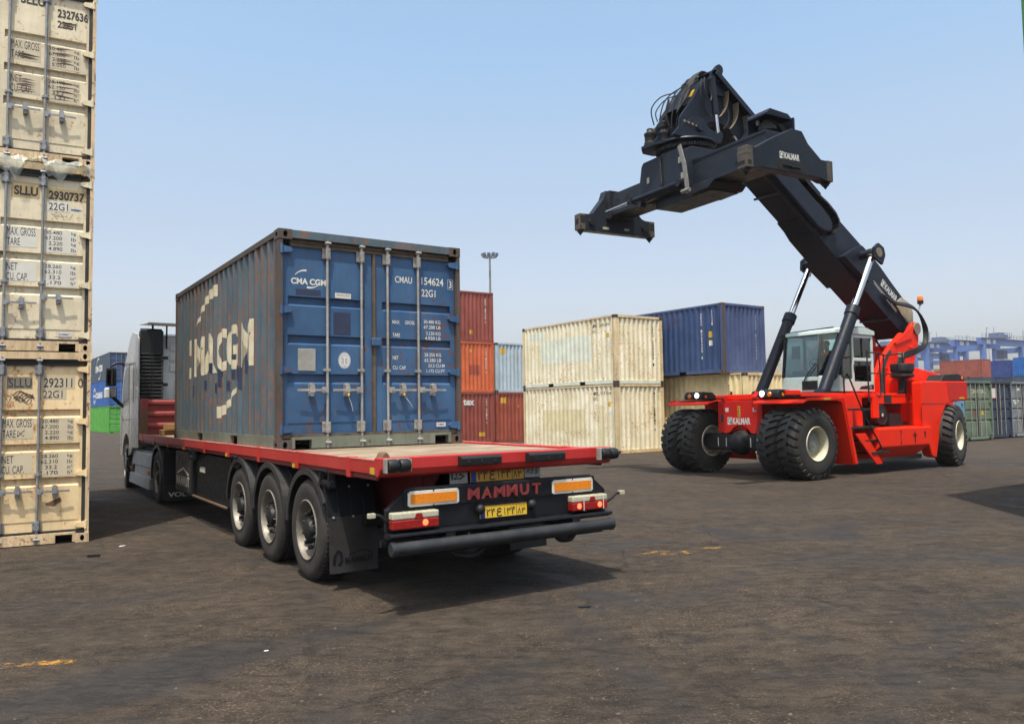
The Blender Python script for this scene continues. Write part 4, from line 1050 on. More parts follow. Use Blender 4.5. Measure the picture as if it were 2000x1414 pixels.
for s,(uc0,uc1) in enumerate(((-.045,.46),(UR+UL-.46,UR+UL+.045))):
    b=mb(m_blkmetal); v0=-1.68
    b.prism([(v0+.10,1.02),(v0+.08,1.035),(v0-.04,.66),(v0-.02,.655)],'x',uc0,uc1)
    for k in(.12,.25,.38): b.obox((uc0+k,v0+.055,.95),(uc0+k,v0-.03,.70),.012,.02)
    b.mat(m_galv)
    for z,vv in((.98,v0+.072),(.70,v0-.034)):
        for k in(.05,.25,.45): b.cyl((uc0+k,vv-.01,z),(uc0+k,vv-.024,z),.012,8)
    b.build('fender_plate',TR,bevel=.003)
    b=mb(m_greyfend); b.prism([(v0-.035,.70),(v0-.048,.70),(v0-.062,.17),(v0-.049,.17)],'x',uc0+.01,uc1)
    if s==0:
        b.mat(m_blkmetal); b.text('MAMMUT',(uc0+.16,v0-.0655,.255),EX,EZ,.06,.29,.03)
        add_stroke(b,[(uc0+.20,.34),(uc0+.36,.375),(uc0+.44,.335)],lambda t:.006,lambda p:(p[0],v0-.0625,p[1]))
        add_stroke(b,[(uc0+.05,.25),(uc0+.055,.33),(uc0+.09,.38),(uc0+.12,.36),(uc0+.13,.28),(uc0+.10,.24)],lambda t:.014,lambda p:(p[0],v0-.0625,p[1]))
    b.build('mud_flap',TR)
# bumper group at the rear
VB=-3.06
_before=set(bpy.data.objects)
b=mb(m_blkmetal)
b.prism([(-.05,.72),(-.05,.90),(.14,1.07),(2.10,1.07),(2.28,.92),(2.28,.72)],'y',VB,VB+.06)
b.prism([(VB+.02,.72),(VB-.10,.715),(VB-.105,.69),(VB-.02,.66),(VB+.06,.68)],'x',-.055,2.29)
b.box(.10,2.14,VB-.012,VB,.905,1.06)
b.build('light_panel',TR,bevel=.006)
b=mb(m_mam)
for i,chh in enumerate('MAMMUT'):
    x0=.71+i*.1345
    if chh in 'AUT': x0+=.012
    bb=MB(); bb.mat(m_mam); bb.text(chh,(x0,VB-.027,.935),EX,EZ,.10,.118 if chh=='M' else .098,.03)
    ge=bmesh.ops.extrude_face_region(bb.bm,geom=list(bb.bm.faces)); 
    for el in ge['geom']:
        if isinstance(el,bmesh.types.BMVert): el.co.y+=.017
    me_=bpy.data.meshes.new('x'); bb.bm.to_mesh(me_); b.bm.from_mesh(me_); bpy.data.meshes.remove(me_); bb.bm.free()
b.build('raised_lettering',TR)
for u0 in(.135,1.625):
    b=mb(m_whitetape); b.box(u0,u0+.49,VB-.02,VB-.013,.915,1.045)
    r_=b.build('reflector_board',TR,bevel=.003)
    b=mb(m_orangeR); b.box(u0+.025,u0+.465,VB-.026,VB-.0201,.94,1.02); b.build('reflector',r_)
    b=mb(m_blkmetal)
    for k in(.0,.235,.475):
        for z in(.912,1.035): b.box(u0+k,u0+k+.012,VB-.0235,VB-.013,z,z+.014)
    b.build('clip',r_)
for k,u0 in enumerate((-.035,1.815)):
    b=mb(m_redlens); b.box(u0,u0+.43,VB-.085,VB-.0,.745,.825)
    r_=b.build('tail_light',TR,bevel=.012)
    b=mb(m_clearlens); b.box(u0,u0+.43,VB-.083,VB-.0,.826,.885); b.build('clear_lens',r_,bevel=.012)
    b=mb(m_redlens); b.prism([(u0+.20,.827),(u0+.28,.827),(u0+.265,.87),(u0+.215,.87)],'y',VB-.087,VB-.08); b.build('warning_triangle',r_)
    b=mb(m_lit)
    for du in((.30,) if k==0 else (.08,.33)):
        b.lathe([(.002,VB-.089),(.022,VB-.088),(.028,VB-.083)],(u0+du,0,.79),'y',14)
    b.build('lamp',r_)
    if k==1:
        b=mb(m_sticker)
        for du in(.13,.37): b.box(u0+du,u0+du+.008,VB-.089,VB-.086,.745,.886)
        b.build('tie_strap',r_)
# plates
def plate(u0,z0,w_,h,y,mm,sp,full=True):
    b=mb(mm); b.box(u0,u0+w_,y-.004,y+.004,z0,z0+h); b.mat(m_plblue); b.box(u0+.004,u0+.048*w_/.51+.004,y-.0055,y-.004,z0+.004,z0+h-.004)
    o=b.build('number_plate',TR,bevel=.002)
    b=mb(m_black_let); yy=y-.0062; k=w_/.51
    chs=[('۲',.065),('۴',.115),('ع',.175),('۱',.255),('۳',.285),('۴',.335)]
    ain=smooth_path([Vector(q).to_3d() for q in((.88,.86),(.55,1.0),(.20,.90),(.10,.72),(.30,.58),(.80,.57),(.35,.52),(.06,.34),(.06,.14),(.40,.0),(.95,.08))],4)
    add_stroke(b,[(u0+(.178+.055*q.x)*k,z0+h*(.12+.62*q.y)) for q in ain],lambda t:.0055*k,lambda p:(p[0],yy,p[1]))
    for chh,du in [q for q in chs if q[0]!='ع']: b.text(chh,(u0+du*k,yy,z0+h*(.16 if chh!='ع' else .14)),EX,EZ,h*(.62 if chh!='ع' else .60),(.042 if chh!='۱' else .012)*k*1.05,.012)
    for chh,du in(('۸',.405),('۳',.450)): b.text(chh,(u0+du*k,yy,z0+h*.14),EX,EZ,h*.52,.038*k,.012)
    b.box(u0+.392*k,u0+.396*k,yy-.0002,yy+.0008,z0+.004,z0+h-.004); b.text('ایران'[::-1],(u0+.412*k,yy,z0+h*.78),EX,EZ,h*.12,.07*k,.01)
    b.box(u0,u0+w_,yy-.0002,yy+.0012,z0,z0+.004); b.box(u0,u0+w_,yy-.0002,yy+.0012,z0+h-.004,z0+h)
    b.build('plate_characters',o)
    b=mb(m_white_let); b.box(u0+.006,u0+.044*k,y-.0062,y-.0056,z0+h*.78,z0+h*.84); b.mat(m_rgreen); b.box(u0+.006,u0+.044*k,y-.0062,y-.0056,z0+h*.84,z0+h*.91); b.mat(m_redlens); b.box(u0+.006,u0+.044*k,y-.0062,y-.0056,z0+h*.71,z0+h*.78); b.build('plate_flag',o)
plate(.835,.757,.50,.108,VB-.014,m_plate,0)
plate(.83,1.065,.58,.125,VB+.14,m_platetop,0)
b=mb(m_plaq); b.box(.62,.80,VB+.136,VB+.144,1.065,1.19); b.box(1.42,1.60,VB+.136,VB+.144,1.075,1.20); o=b.build('plaque',TR)
b=mb(m_black_let)
for chs,u0,z0 in((('\uFE8D','\uFEAA','\uFEA7'),.63,1.10),(('\uFEC2','\uFED8','\uFED3'),1.43,1.105)):
    x=u0
    for chh,w_ in zip(chs,(.02,.05,.06) if u0<1 else (.055,.04,.04)):
        b.text(chh,(x,VB+.134,z0),EX,EZ,.075,w_,.02); x+=w_+.004
b.build('plaque_calligraphy',o)
for u0 in(.805,1.355):
    b=mb(m_blk); b.sphere((u0+.02,VB-.045,.845),.045,8,(1,.9,1)); b.build('plate_lamp',TR,smooth=50)
b=mb(m_pipe); b.lathe([(.002,-.07),(.050,-.07),(.060,-.06),(.060,-.03),(.054,-.025),(.054,2.225),(.060,2.23),(.060,2.26),(.05,2.27),(.002,2.272)],(0,VB-.12,.60),'x',28)
b.mat(m_blkmetal)
for u0 in(.45,1.80): b.box(u0,u0+.09,VB-.10,VB+.4,.58,.70)
b.box(-.09,.6,VB+.02,VB+.06,.60,.66); b.box(.05,2.2,VB-.05,VB+.03,.52,.56)
b.build('under_run_bar',TR,smooth=40)
b=mb(m_blk); b.tube([(.55,VB+.1,.55),(.62,VB+.05,.47),(.75,VB,.45),(.88,VB+.02,.50),(.9,VB+.1,.58)],.024,8); b.tube([(1.72,VB+.1,.58),(1.78,VB+.1,.48),(1.92,VB+.1,.47),(1.98,VB+.1,.56)],.03,8); b.build('air_hose',TR,smooth=50)
for s,u0 in((-1,-.05),(1,2.28)):
    b=mb(m_blk); b.tube([(u0,VB-.02,.80),(u0+s*.04,VB-.05,.83),(u0+s*.09,VB-.06,.875),(u0+s*.16,VB-.06,.88)],.013,8)
    r_=b.build('marker_arm',TR,smooth=50)
    b=mb(m_clearlens); b.box(u0+s*.16-.03,u0+s*.16+.03,VB-.085,VB-.04,.86,.90); b.build('marker_lamp',r_,bevel=.005)
def shift_rear(objs,dy):
    for o in objs:
        if o.type=='MESH':
            for v in o.data.vertices: v.co=(v.co.x*1.0267+.0745,v.co.y+dy,HC+(v.co.z-HC)*1.0267)
shift_rear(set(bpy.data.objects)-_before,.16)
# toolbox under the deck
b=mb(m_blkmetal); b.box(.02,.62,4.6,6.0,.38,1.08); o=b.build('tool_box',TR,bevel=.01)
b=mb(m_greyfend); b.box(.012,.0205,4.68,5.95,.42,1.05); b.box(.0,.012,4.9,4.96,.92,1.0); b.box(.0,.012,5.6,5.66,.92,1.0)
b.mat(m_rust); b.box(.012,.04,2.42,4.62,.385,.41); b.build('box_door',o)
b=mb(m_whitetape); b.text('MAMMUT',(.0105,5.86,.50),MY,EZ,.17,1.05,.02); add_stroke(b,[(5.8,.70),(5.3,.80),(4.85,.70)],lambda t:.018,lambda p:(.0105,p[0],p[1])); b.build('box_lettering',o)
b=mb(m_blkmetal); b.box(.06,.62,2.35,4.58,.40,1.08); b.build('pallet_box',TR,bevel=.01)
b=mb(m_sticker); b.box(.045,.0595,3.9,4.2,.80,.88); b.build('paper_tag',TR)
for v in(4.45,1.70,-.70+.0-.9):
    b=mb(m_blkmetal); b.box(-.045,.03,v-.13,v-.10,.98,1.13); b.box(-.045,.03,v+.10,v+.13,.98,1.13); b.cyl((-.01,v-.16,1.02),(-.01,v+.16,1.02),.035,12); b.tube([(-.055,v-.115,1.12),(-.075,v-.10,1.15),(-.075,v+.10,1.15),(-.055,v+.115,1.12)],.012,6); b.build('strap_winch',TR,smooth=40)

# ------------------------------------------------------------------ tractor unit
TK=tag(empty('tractor_truck',(TO[0],TO[1],0),TY),'pearl white tractor truck with ribbed black air intake coupled to the trailer','truck')
Tc0,Tc1=-.02,2.47; CR=10.16; CF=12.72; CT=3.55
b=mb(m_truck)
sidep=[(CR,.98),(CR,3.50),(CR+.75,3.62),(CR+1.15,3.50),(CR+1.95,2.92),(CR+2.15,2.72),(CR+2.42,2.05),(CR+2.56,1.60),(CR+2.60,1.10),(CR+2.56,.75),(CR+2.18,.72)]
cx,cz=11.72,.56
archp=[(cx+.66*math.cos(R_(a)),cz+.72*math.sin(R_(a))) for a in range(18,163,12)]
b.prism(sidep+[(max(p[0],CR+.3),p[1]) for p in archp if p[0]<CR+2.16]+[(CR+.62,.98)],'x',Tc0,Tc1)
cab=b.build('cab',TK)
b=mb(m_tglass); b.prism([(CR+1.25,2.08),(CR+2.28,2.00),(CR+2.02,2.62),(CR+1.72,2.84),(CR+1.25,2.86)],'x',Tc0-.006,Tc0+.01); b.build('side_window',cab)
b=mb(m_seam)
for seg_ in(((CR+1.15,2.92),(CR+1.12,1.0)),((CR+.02,2.90),(CR+1.95,2.90)),((CR+1.12,1.62),(CR+2.5,1.60)),((CR+.1,1.62),(CR+1.10,1.62)),((CR+.55,2.0),(CR+.55,2.82)),((CR+1.14,1.30),(CR+2.5,1.72))):
    (y0,z0),(y1,z1)=seg_; b.obox((Tc0-.001,y0,z0),(Tc0-.001,y1,z1),.006,.014,(1,0,0))
b.build('panel_seam',cab)
b=mb(m_truckw); b.box(.50,Tc1-.04,CR-.015,CR+.02,1.1,3.48)
o=b.build('rear_wall',cab,bevel=.01)
b=mb(m_truckw)
for zz,hh in((3.16,.17),(2.92,.17),(2.68,.17)):
    pts=[(.66,zz),(1.5,zz),(1.5,zz+hh),(.66,zz+hh)]
    b.box(.64,1.9,CR-.045,CR-.014,zz,zz+hh)
b.box(.74,1.9,CR-.045,CR-.014,1.95,2.5); b.build('pressed_panel',o,bevel=.03)
b=mb(m_blk); b.box(-.0,.46,CR-.30,CR-.01,3.06,3.58); b.prism([(CR-.30,3.58),(CR-.01,3.58),(CR-.01,3.64),(CR-.2,3.63)],'x',.02,.44)
z=2.02
while z<3.04: b.prism([(CR-.31,z+.012),(CR-.30,z+.045),(CR-.24,z+.055),(CR-.24,z)],'x',-.005,.465); z+=.078
b.box(.03,.43,CR-.27,CR-.02,1.7,3.08); b.box(.21,.25,CR-.315,CR-.02,2.0,3.3); b.box(-.005,.47,CR-.31,CR-.01,2.44,2.465)
for zz in(2.95,2.35): b.box(.46,.58,CR-.2,CR-.12,zz,zz+.07)
b.build('air_intake',TK,bevel=.008)
b=mb(m_truck); b.prism([(CR-.36,1.0),(CR-.30,3.40),(CR+.0,3.56),(CR+.01,1.0)],'x',Tc0-.03,Tc0+.0); b.build('side_deflector',TK,bevel=.01)
b=mb(m_truckw); b.prism([(CR-.55,3.74),(CR+.6,3.82),(CR+.6,3.78),(CR-.52,3.70)],'x',.10,2.35); b.mat(m_blk); b.box(.55,.58,CR-.1,CR-.04,3.2,3.72); b.box(.3,.34,CR+.2,CR+.26,3.5,3.78); b.build('roof_spoiler',TK,bevel=.01)
# mirrors
b=mb(m_blk); b.tube([(.02,12.25,2.92),(-.12,12.22,2.98),(-.28,12.2,2.93),(-.34,12.2,2.80)],.03,8); b.tube([(.0,12.35,1.92),(-.12,12.3,2.02),(-.28,12.22,2.18)],.045,8)
b.box(-.42,-.20,12.14,12.26,2.42,2.86); r_=b.build('mirror',TK,bevel=.03,smooth=40)
b=mb(m_tglass); b.box(-.40,-.22,12.130,12.138,2.45,2.80); b.build('mirror_glass',r_)
b=mb(m_blk); b.box(-.34,-.18,12.12,12.28,2.14,2.38); b.mat(m_truckw); b.box(-.45,-.342,12.10,12.30,2.12,2.38); r_=b.build('wide_mirror',TK,bevel=.03)
b=mb(m_chrome); b.box(-.33,-.20,12.112,12.118,2.16,2.35); b.build('mirror_glass',r_)
# chassis, skirt, steps, fender
b=mb(m_under); b.box(.78,1.65,6.2,12.3,.62,.98); b.box(.1,2.35,8.4,11.0,.95,1.02); b.cyl((.1,7.6,.5),(2.3,7.6,.5),.12,12); b.cyl((.1,11.72,.5),(2.3,11.72,.5),.09,12); b.box(.7,1.75,6.9,8.3,1.0,1.12); b.build('chassis',TK,smooth=40)
b=mb(m_skirt); b.prism([(-.02,.20),(.04,.90),(.12,.96),(.45,.96),(.45,.20)],'y',8.34,11.02)
o=b.build('side_skirt',TK,bevel=.02)
b=mb(m_skirt); b.prism([(-.045,.20),(-.03,.42),(.0,.42),(.0,.20)],'y',8.34,11.0); b.mat(m_seam); b.obox((-.012,8.36,.62),(-.012,11.0,.62),.012,.012,(1,0,0)); b.mat(m_hole); b.box(-.022,.02,10.55,10.85,.44,.60)
b.mat(m_amber); b.box(-.03,.0,8.6,8.68,.48,.56); b.box(-.03,.0,10.88,10.96,.48,.56); b.build('skirt_trim',o,bevel=.004)
for k,z in enumerate((.25,.5,.75)):
    b=mb(m_blk); b.box(-.10+.02*k,.30,11.05,11.30,z,z+.05); b.box(-.10,-.06,11.05,11.10,z,z+.2); b.build('cab_step',TK,bevel=.008)
def mg2(vc,r,uc0,uc1,a0,a1): return mudguard(vc,uc0,uc1,r,a0,a1)
mg2(7.60,.60,-.03,.62,-8,172).build('mudguard',TK,smooth=50)
b=mb(m_blkmetal); b.box(-.02,.66,6.93,6.96,.32,1.0); b.build('fender_plate',TK)
b=mb(m_blk); b.box(-.02,.75,6.90,6.925,.09,.38); o=b.build('mud_flap',TK)
b=mb(m_whitetape); b.text('VOLVO',(.06,6.898,.17),EX,EZ,.09,.56,.03); b.build('flap_lettering',o)
b=mb(m_redlens); b.box(.32,.5,6.86,6.92,.70,.84); o=b.build('tail_light',TK,bevel=.01)
b=mb(m_lit); b.box(.42,.49,6.85,6.861,.72,.82); b.build('lamp',o)
b=mb(m_plblue); b.box(.33,.45,6.895,6.925,.52,.66); b.mat(m_redlens); b.prism([(.30,.36),(.30,.50),(.52,.50)],'y',6.90,6.925); b.mat(m_orangeR); b.prism([(.30,.358),(.52,.50),(.52,.358)],'y',6.90,6.925); b.build('rear_sign',TK)
wv0=None
for i,(uu,vv,s) in enumerate(((.15,11.72,1),(2.30,11.72,-1),(.17,7.60,1),(.50,7.60,1),(2.28,7.60,-1))):
    wv=copy_tree(wheel0,TK); wv.location=(uu,vv,.512); wv.rotation_euler=(random.uniform(0,6) if s==1 else 0,0,0 if s==1 else math.pi)
    if i==0: wv.rotation_euler=(.4,0,R_(-4))

# ------------------------------------------------------------------ reach stacker (local x = forward, y = its left, z = up)
RO=(5.68,19.65); RYAW=R_(-146.5)
RS=tag(empty('reach_stacker',(RO[0],RO[1],0),RYAW),'red reach stacker with raised charcoal boom and empty container spreader','reach stacker')
MX=Vector((-1,0,0))
def tyre_heavy():
    Rr=.765; h=.26; b=mb(m_tyreR)
    prof=[(.36,-h+.06),(.385,-h+.02),(.42,-h+.004),(.52,-h-.008),(.62,-h-.010),(.69,-h+.004),(.735,-h+.03),(Rr,-h+.075)]
    b.lathe(prof+[(r,-w_) for r,w_ in prof[::-1]],axis='y',n=72)
    N=26; RT=.825
    for i in range(N):
        for s in(-1,1):
            a0=2*math.pi*(i+(0 if s<0 else .5))/N; st=2*math.pi/N
            # lug outline: wide at the shoulder, reaching past the centre, raked
            secs=[]
            for wv_,rk,ww,rt_ in ((-.035,-.10,.62,RT),(.09,.06,.64,RT+.002),(.175,.24,.66,RT-.003),(.235,.40,.66,RT-.022),(.268,.44,.62,RT-.085)):
                secs.append((s*wv_,a0+rk*st,ww*st/2,rt_))
            rings=[]
            for wv_,ac,hw,rt_ in secs:
                rb=Rr-.02 if abs(wv_)<.25 else .70
                ring=[]
                for aa,rr in((ac-hw,rb),(ac-hw*.93,rt_),(ac+hw*.93,rt_),(ac+hw,rb)): ring.append(b.v((rr*math.sin(aa),wv_,rr*math.cos(aa))))
                rings.append(ring)
            for p,q in zip(rings,rings[1:]):
                for k in range(4): b.f([p[k],p[(k+1)%4],q[(k+1)%4],q[k]])
            b.f(rings[0][::-1]); b.f(rings[-1])
    return b
def rim_heavy():
    h=.26; b=mb(m_rimR)      # outer side = +y
    b.lathe([(.392,h-.03),(.398,h-.005),(.388,h+.008),(.372,h-.002),(.362,h-.03),(.352,h-.04),(.345,h-.10),(.33,h-.16),(.325,h-.19)],axis='y',n=48)
    b.lathe([(.325,h-.19),(.27,h-.195),(.262,h-.19),(.25,h-.17)],axis='y',n=48)
    for k in range(20):
        a=2*math.pi*k/20; c=(.293*math.cos(a),h-.19,.293*math.sin(a)); d=(c[0],h-.155,c[2]); b.cyl(c,d,.017,6)
        b.obox((.27*math.cos(a+.08),h-.185,.27*math.sin(a+.08)),(.325*math.cos(a+.08),h-.175,.325*math.sin(a+.08)),.025,.03,(0,1,0))
    b.lathe([(.392,-h+.03),(.398,-h+.005),(.388,-h-.008),(.372,-h+.002),(.35,-h+.06),(.33,-h+.16)],axis='y',n=48)
    return b
def hubcap_heavy():
    h=.26; b=mb(m_rimRd); b.lathe([(.25,h-.19),(.25,h-.16),(.235,h-.145),(.16,h-.14),(.15,h-.115),(.06,h-.11),(.05,h-.095),(.002,h-.095)],axis='y',n=40)
    for k in range(6):
        a=2*math.pi*k/6; b.cyl((.11*math.cos(a),h-.115,.11*math.sin(a)),(.11*math.cos(a),h-.10,.11*math.sin(a)),.012,6)
    return b
rw0=empty('wheel',(0,0,0))
tyre_heavy().build('tyre',rw0,smooth=30); rim_heavy().build('rim',rw0,smooth=40); hubcap_heavy().build('hub',rw0,smooth=40)
AXX=-.06
for i,(xx,yy,s,st) in enumerate(((AXX,1.845,1,0),(AXX,1.265,-1,0),(AXX,-1.265,1,0),(AXX,-1.845,-1,0),(-6.2,1.84,1,14),(-6.2,-1.84,-1,14))):
    wv=rw0 if i==0 else copy_tree(rw0,RS); wv.parent=RS; wv.location=(xx,yy,.818); wv.rotation_euler=(0,[.1,.4,.2,.7,.3,.9][i],(0 if s>0 else math.pi)+R_(st))
# chassis
FX=.10
b=mb(m_rred2)
arch=[(.66,1.02),(.66,1.86),(-.62,1.86),(-.62,1.02)]
pl=[(-.66,1.05),(-.66,1.84),(.72,1.84),(.72,1.05),(.46,1.02),(.36,1.04)]+[(.04+.34*math.cos(R_(a)),.92+.30*math.sin(R_(a))) for a in range(30,160,15)]+[(-.30,1.04),(-.42,1.02)]
b.prism(pl,'x',FX-.05,FX)
b.box(-.5,FX-.051,-.63,.67,1.12,1.83)
for yy in(-.47,.53):
    b.prism([(FX,1.60),(FX+.035,1.60),(FX+.05,1.78),(FX+.03,1.93),(FX-.03,1.97),(FX-.08,1.90),(FX-.05,1.60)],'y',yy-.03,yy+.03); b.cyl((FX-.02,yy-.06,1.90),(FX-.02,yy+.06,1.90),.075,14)
b.build('front_plate',RS,bevel=.012)
b=mb(m_whitetape)
for yy in(-.36,.50): b.box(FX+.001,FX+.006,yy-.05,yy+.05,1.56,1.66)
b.build('reflector',RS)
b=mb(m_yellow); b.box(FX+.001,FX+.005,-.02,.06,1.44,1.70); b.mat(m_black_let)
b.poly([(FX+.006,.02,1.68),(FX+.006,-.012,1.63),(FX+.006,.052,1.63)]); b.box(FX+.005,FX+.006,.005,.035,1.47,1.52); b.box(FX+.005,FX+.006,-.005,.02,1.54,1.60); b.build('warning_sticker',RS)
def kalmar(par,o,xd,yd,nrm,h,name='lettering',mw=None):
    o=Vector(o); xd=Vector(xd); yd=Vector(yd); nrm=Vector(nrm)
    b=mb(mw or m_white_let); P=lambda a,c,d=0: tuple(o+xd*a+yd*c+nrm*d)
    b.poly([P(0,-.05*h),P(.85*h,-.05*h),P(.85*h,1.05*h),P(0,1.05*h)])
    b.text('KALMAR',o+xd*(1.02*h),xd,yd,h,3.3*h,.035)
    b.mat(m_boomdk)
    R1=[(.42*h+.30*h*math.cos(t),.60*h+.30*h*math.sin(t)) for t in [R_(-30)+R_(300)*i/16 for i in range(17)]]
    L_,Q_=crescent(R1,lambda t:.05*h)
    for i in range(16): b.poly([P(*L_[i],.002),P(*L_[i+1],.002),P(*Q_[i+1],.002),P(*Q_[i],.002)])
    b.poly([P(.55*h,.0,.002),P(.78*h,.0,.002),P(.78*h,.45*h,.002),P(.55*h,.55*h,.002)])
    return b.build(name,par,recalc=False)
kalmar(RS,(FX+.004,-.35,1.25),(0,1,0),(0,0,1),(1,0,0),.165,'plate_lettering')
b=mb(m_black_let); b.prism([(-.54,1.28),(-.48,1.34),(-.48,1.46),(-.52,1.52),(-.56,1.46),(-.57,1.34)],'x',FX,FX+.006); b.build('emblem',RS)
# axle
b=mb(m_boomdk); b.box(-.26,.10,-1.0,1.0,.60,1.0); b.box(.10,.16,-.95,.95,.66,.98); b.cyl((-.06,-1.6,.818),(-.06,1.6,.818),.20,20)
b.lathe([(.02,.40),(.12,.39),(.20,.34),(.25,.26),(.29,.14),(.31,.06)],(0,.04,.80),'x',28)
b.build('axle',RS,smooth=40,bevel=.0)
b=mb(m_whitetape)
for yy in(-.62,-.36,.40,.60): b.box(.161,.164,yy-.012,yy+.012,.70,.92)
b.build('axle_stripe',RS)
# main frame and platforms
b=mb(m_rred)
b.box(-5.6,-.5,-.72,-.50,.85,1.95); b.box(-5.6,-.5,.50,.72,.85,1.95); b.box(-5.2,-.55,-1.35,1.35,1.90,1.985)
b.box(-.45,-.02,-.60,.62,1.86,1.99); b.box(-.55,-.05,.62,1.35,1.94,2.06); b.box(-.62,-.15,.3,.8,1.99,2.05)
b.box(-4.9,-1.55,.72,.80,1.0,1.9)
b.build('main_frame',RS,bevel=.015)
b=mb(m_boomdk); b.cyl((-.1,-.38,1.99),(-.1,-.38,2.07),.03,10); b.cyl((-.1,.72,2.06),(-.1,.72,2.14),.03,10); b.box(-4.8,-1.7,-.5,1.35,.62,.95); b.build('frame_fitting',RS,smooth=40)
b=mb(m_gaskdk); b.box(-2.36,-.62,-1.30,.60,1.9865,1.993); b.box(-2.9,-.62,.62,1.32,1.9865,1.993); b.box(-1.0,.2,.75,2.05,1.885,1.893); b.box(-1.0,.2,-2.05,-.75,1.885,1.893); b.build('anti_slip_mat',RS)  # unseen dark sheets added on the deck to cut red bounce onto the cab
# fenders
for s in(1,-1):
    y0,y1=sorted((s*.70,s*2.14))
    b=mb(m_rred)
    P=[(.42,1.765),(.38,1.80),(.05,1.86),(-.55,1.88),(-.92,1.86),(-1.04,1.74),(-1.40,.30)]
    Q=[(x-.0,z-.03) if i<4 else (x+.03,z-.02) for i,(x,z) in enumerate(P)]
    b.prism(P+Q[::-1],'y',y0,y1)
    if s>0:
        b.prism([(-1.03,1.86),(-1.10,1.84),(-1.52,.30),(-1.41,.30)],'y',y1-.06,y1+.012)
    b.box(-.95,.30,y1-.05 if s>0 else y0,y1 if s>0 else y0+.05,1.80,1.865)
    b.build('fender',RS,bevel=.012)
b=mb(m_yellow); b.box(-.55,-.30,2.1405,2.146,1.815,1.86); b.build('fender_marker',RS)
# head lamps on fenders
for s,yy in((1,.98),(-1,-1.42)):
    b=mb(m_blk); x0=.18
    b.prism([(x0-.55,1.885),(x0+.04,1.885),(x0+.03,2.0),(x0-.04,2.09),(x0-.42,2.07),(x0-.55,1.98)],'y',yy-.30,yy+.30)
    r_=b.build('headlamp_pod',RS,bevel=.03,seg=3)
    b=mb(m_litw); b.lathe([(.002,x0+.05),(.055,x0+.046),(.072,x0+.03)],(0,yy+(-.16 if s>0 else .16),1.985),'x',18); b.build('headlight',r_,smooth=40)
    b=mb(m_amber); b.lathe([(.002,x0+.055),(.05,x0+.05),(.065,x0+.03)],(0,yy+(.06 if s>0 else -.10),1.965),'x',18); b.cyl((x0-.15,yy+.29,1.96),(x0-.15,yy+.31,1.96),.04,12); b.build('indicator',r_,smooth=40)
# side: tank, steps, engine parts, counterweight, hood
b=mb(m_rred)
V0=[(1.90,1.11),(2.06,1.09),(2.06,.64),(1.80,.36),(.80,.36),(.80,1.11)]
xl=[-2.55,-2.55,-2.50,-2.45,-2.45,-2.55]; xr=[-4.93,-4.93,-4.84,-4.55,-4.55,-4.93]
Av=[b.v((x,y,z)) for x,(y,z) in zip(xl,V0)]; Bv=[b.v((x,y,z)) for x,(y,z) in zip(xr,V0)]
b.f(Av[::-1]); b.f(Bv)
for k in range(6): b.f([Av[k],Av[(k+1)%6],Bv[(k+1)%6],Bv[k]])
b.build('side_tank',RS,bevel=.02)
b=mb(m_boomdk)
b.box(-3.506,-3.494,2.058,2.064,.66,1.06)
b.box(-4.15,-4.12,2.06,2.072,.70,.98); b.box(-4.20,-4.05,2.06,2.071,.88,.92); b.box(-4.62,-4.59,2.06,2.072,.82,.98); b.box(-4.65,-4.57,2.06,2.071,.93,.97)
for zz in(1.0,.72): b.cyl((-3.5,2.04,zz),(-3.5,2.075,zz),.022,8)
b.build('tank_fitting',RS,smooth=40)
b=mb(m_skirt); b.box(-5.5,-1.5,1.25,1.45,.22,.34); b.build('sill_beam',RS,bevel=.01)
b=mb(m_rred)
b.prism([(-1.45,1.60),(-1.52,1.60),(-1.9,.25),(-1.82,.25)],'y',1.50,1.56)
b.prism([(-1.62,1.0),(-2.05,1.0),(-2.72,.24),(-2.45,.24)],'y',1.99,2.03); b.prism([(-2.55,1.0),(-2.75,1.0),(-3.28,.26),(-3.10,.26)],'y',1.70,1.74)
b.box(-2.9,-1.45,1.35,1.42,.85,1.90); b.box(-1.75,-1.45,1.42,1.9,1.02,1.55)
b.build('ladder_frame',RS,bevel=.006)
b=mb(m_boomdk)
for z,x0,x1,y0,y1 in((1.58,-2.55,-1.6,1.42,1.85),(1.14,-2.65,-1.55,1.42,1.95),(.82,-2.75,-2.0,1.55,2.03),(.52,-3.0,-2.25,1.6,2.05)):
    b.box(x0,x1,y0,y1,z-.03,z+.02)
b.build('step',RS,bevel=.006)
b=mb(m_boomdk); b.box(-1.75,-1.35,1.60,1.72,1.45,1.85); b.build('step_mirror',RS,bevel=.02)
b=mb(m_blk)
b.tube([(-1.45,1.9,1.95),(-1.45,1.9,2.30),(-1.50,1.9,2.42),(-1.62,1.9,2.40),(-1.8,1.95,2.0),(-2.1,2.0,1.4),(-2.55,2.06,.75),(-2.62,2.06,.56),(-2.45,2.0,.52)],.02,8)
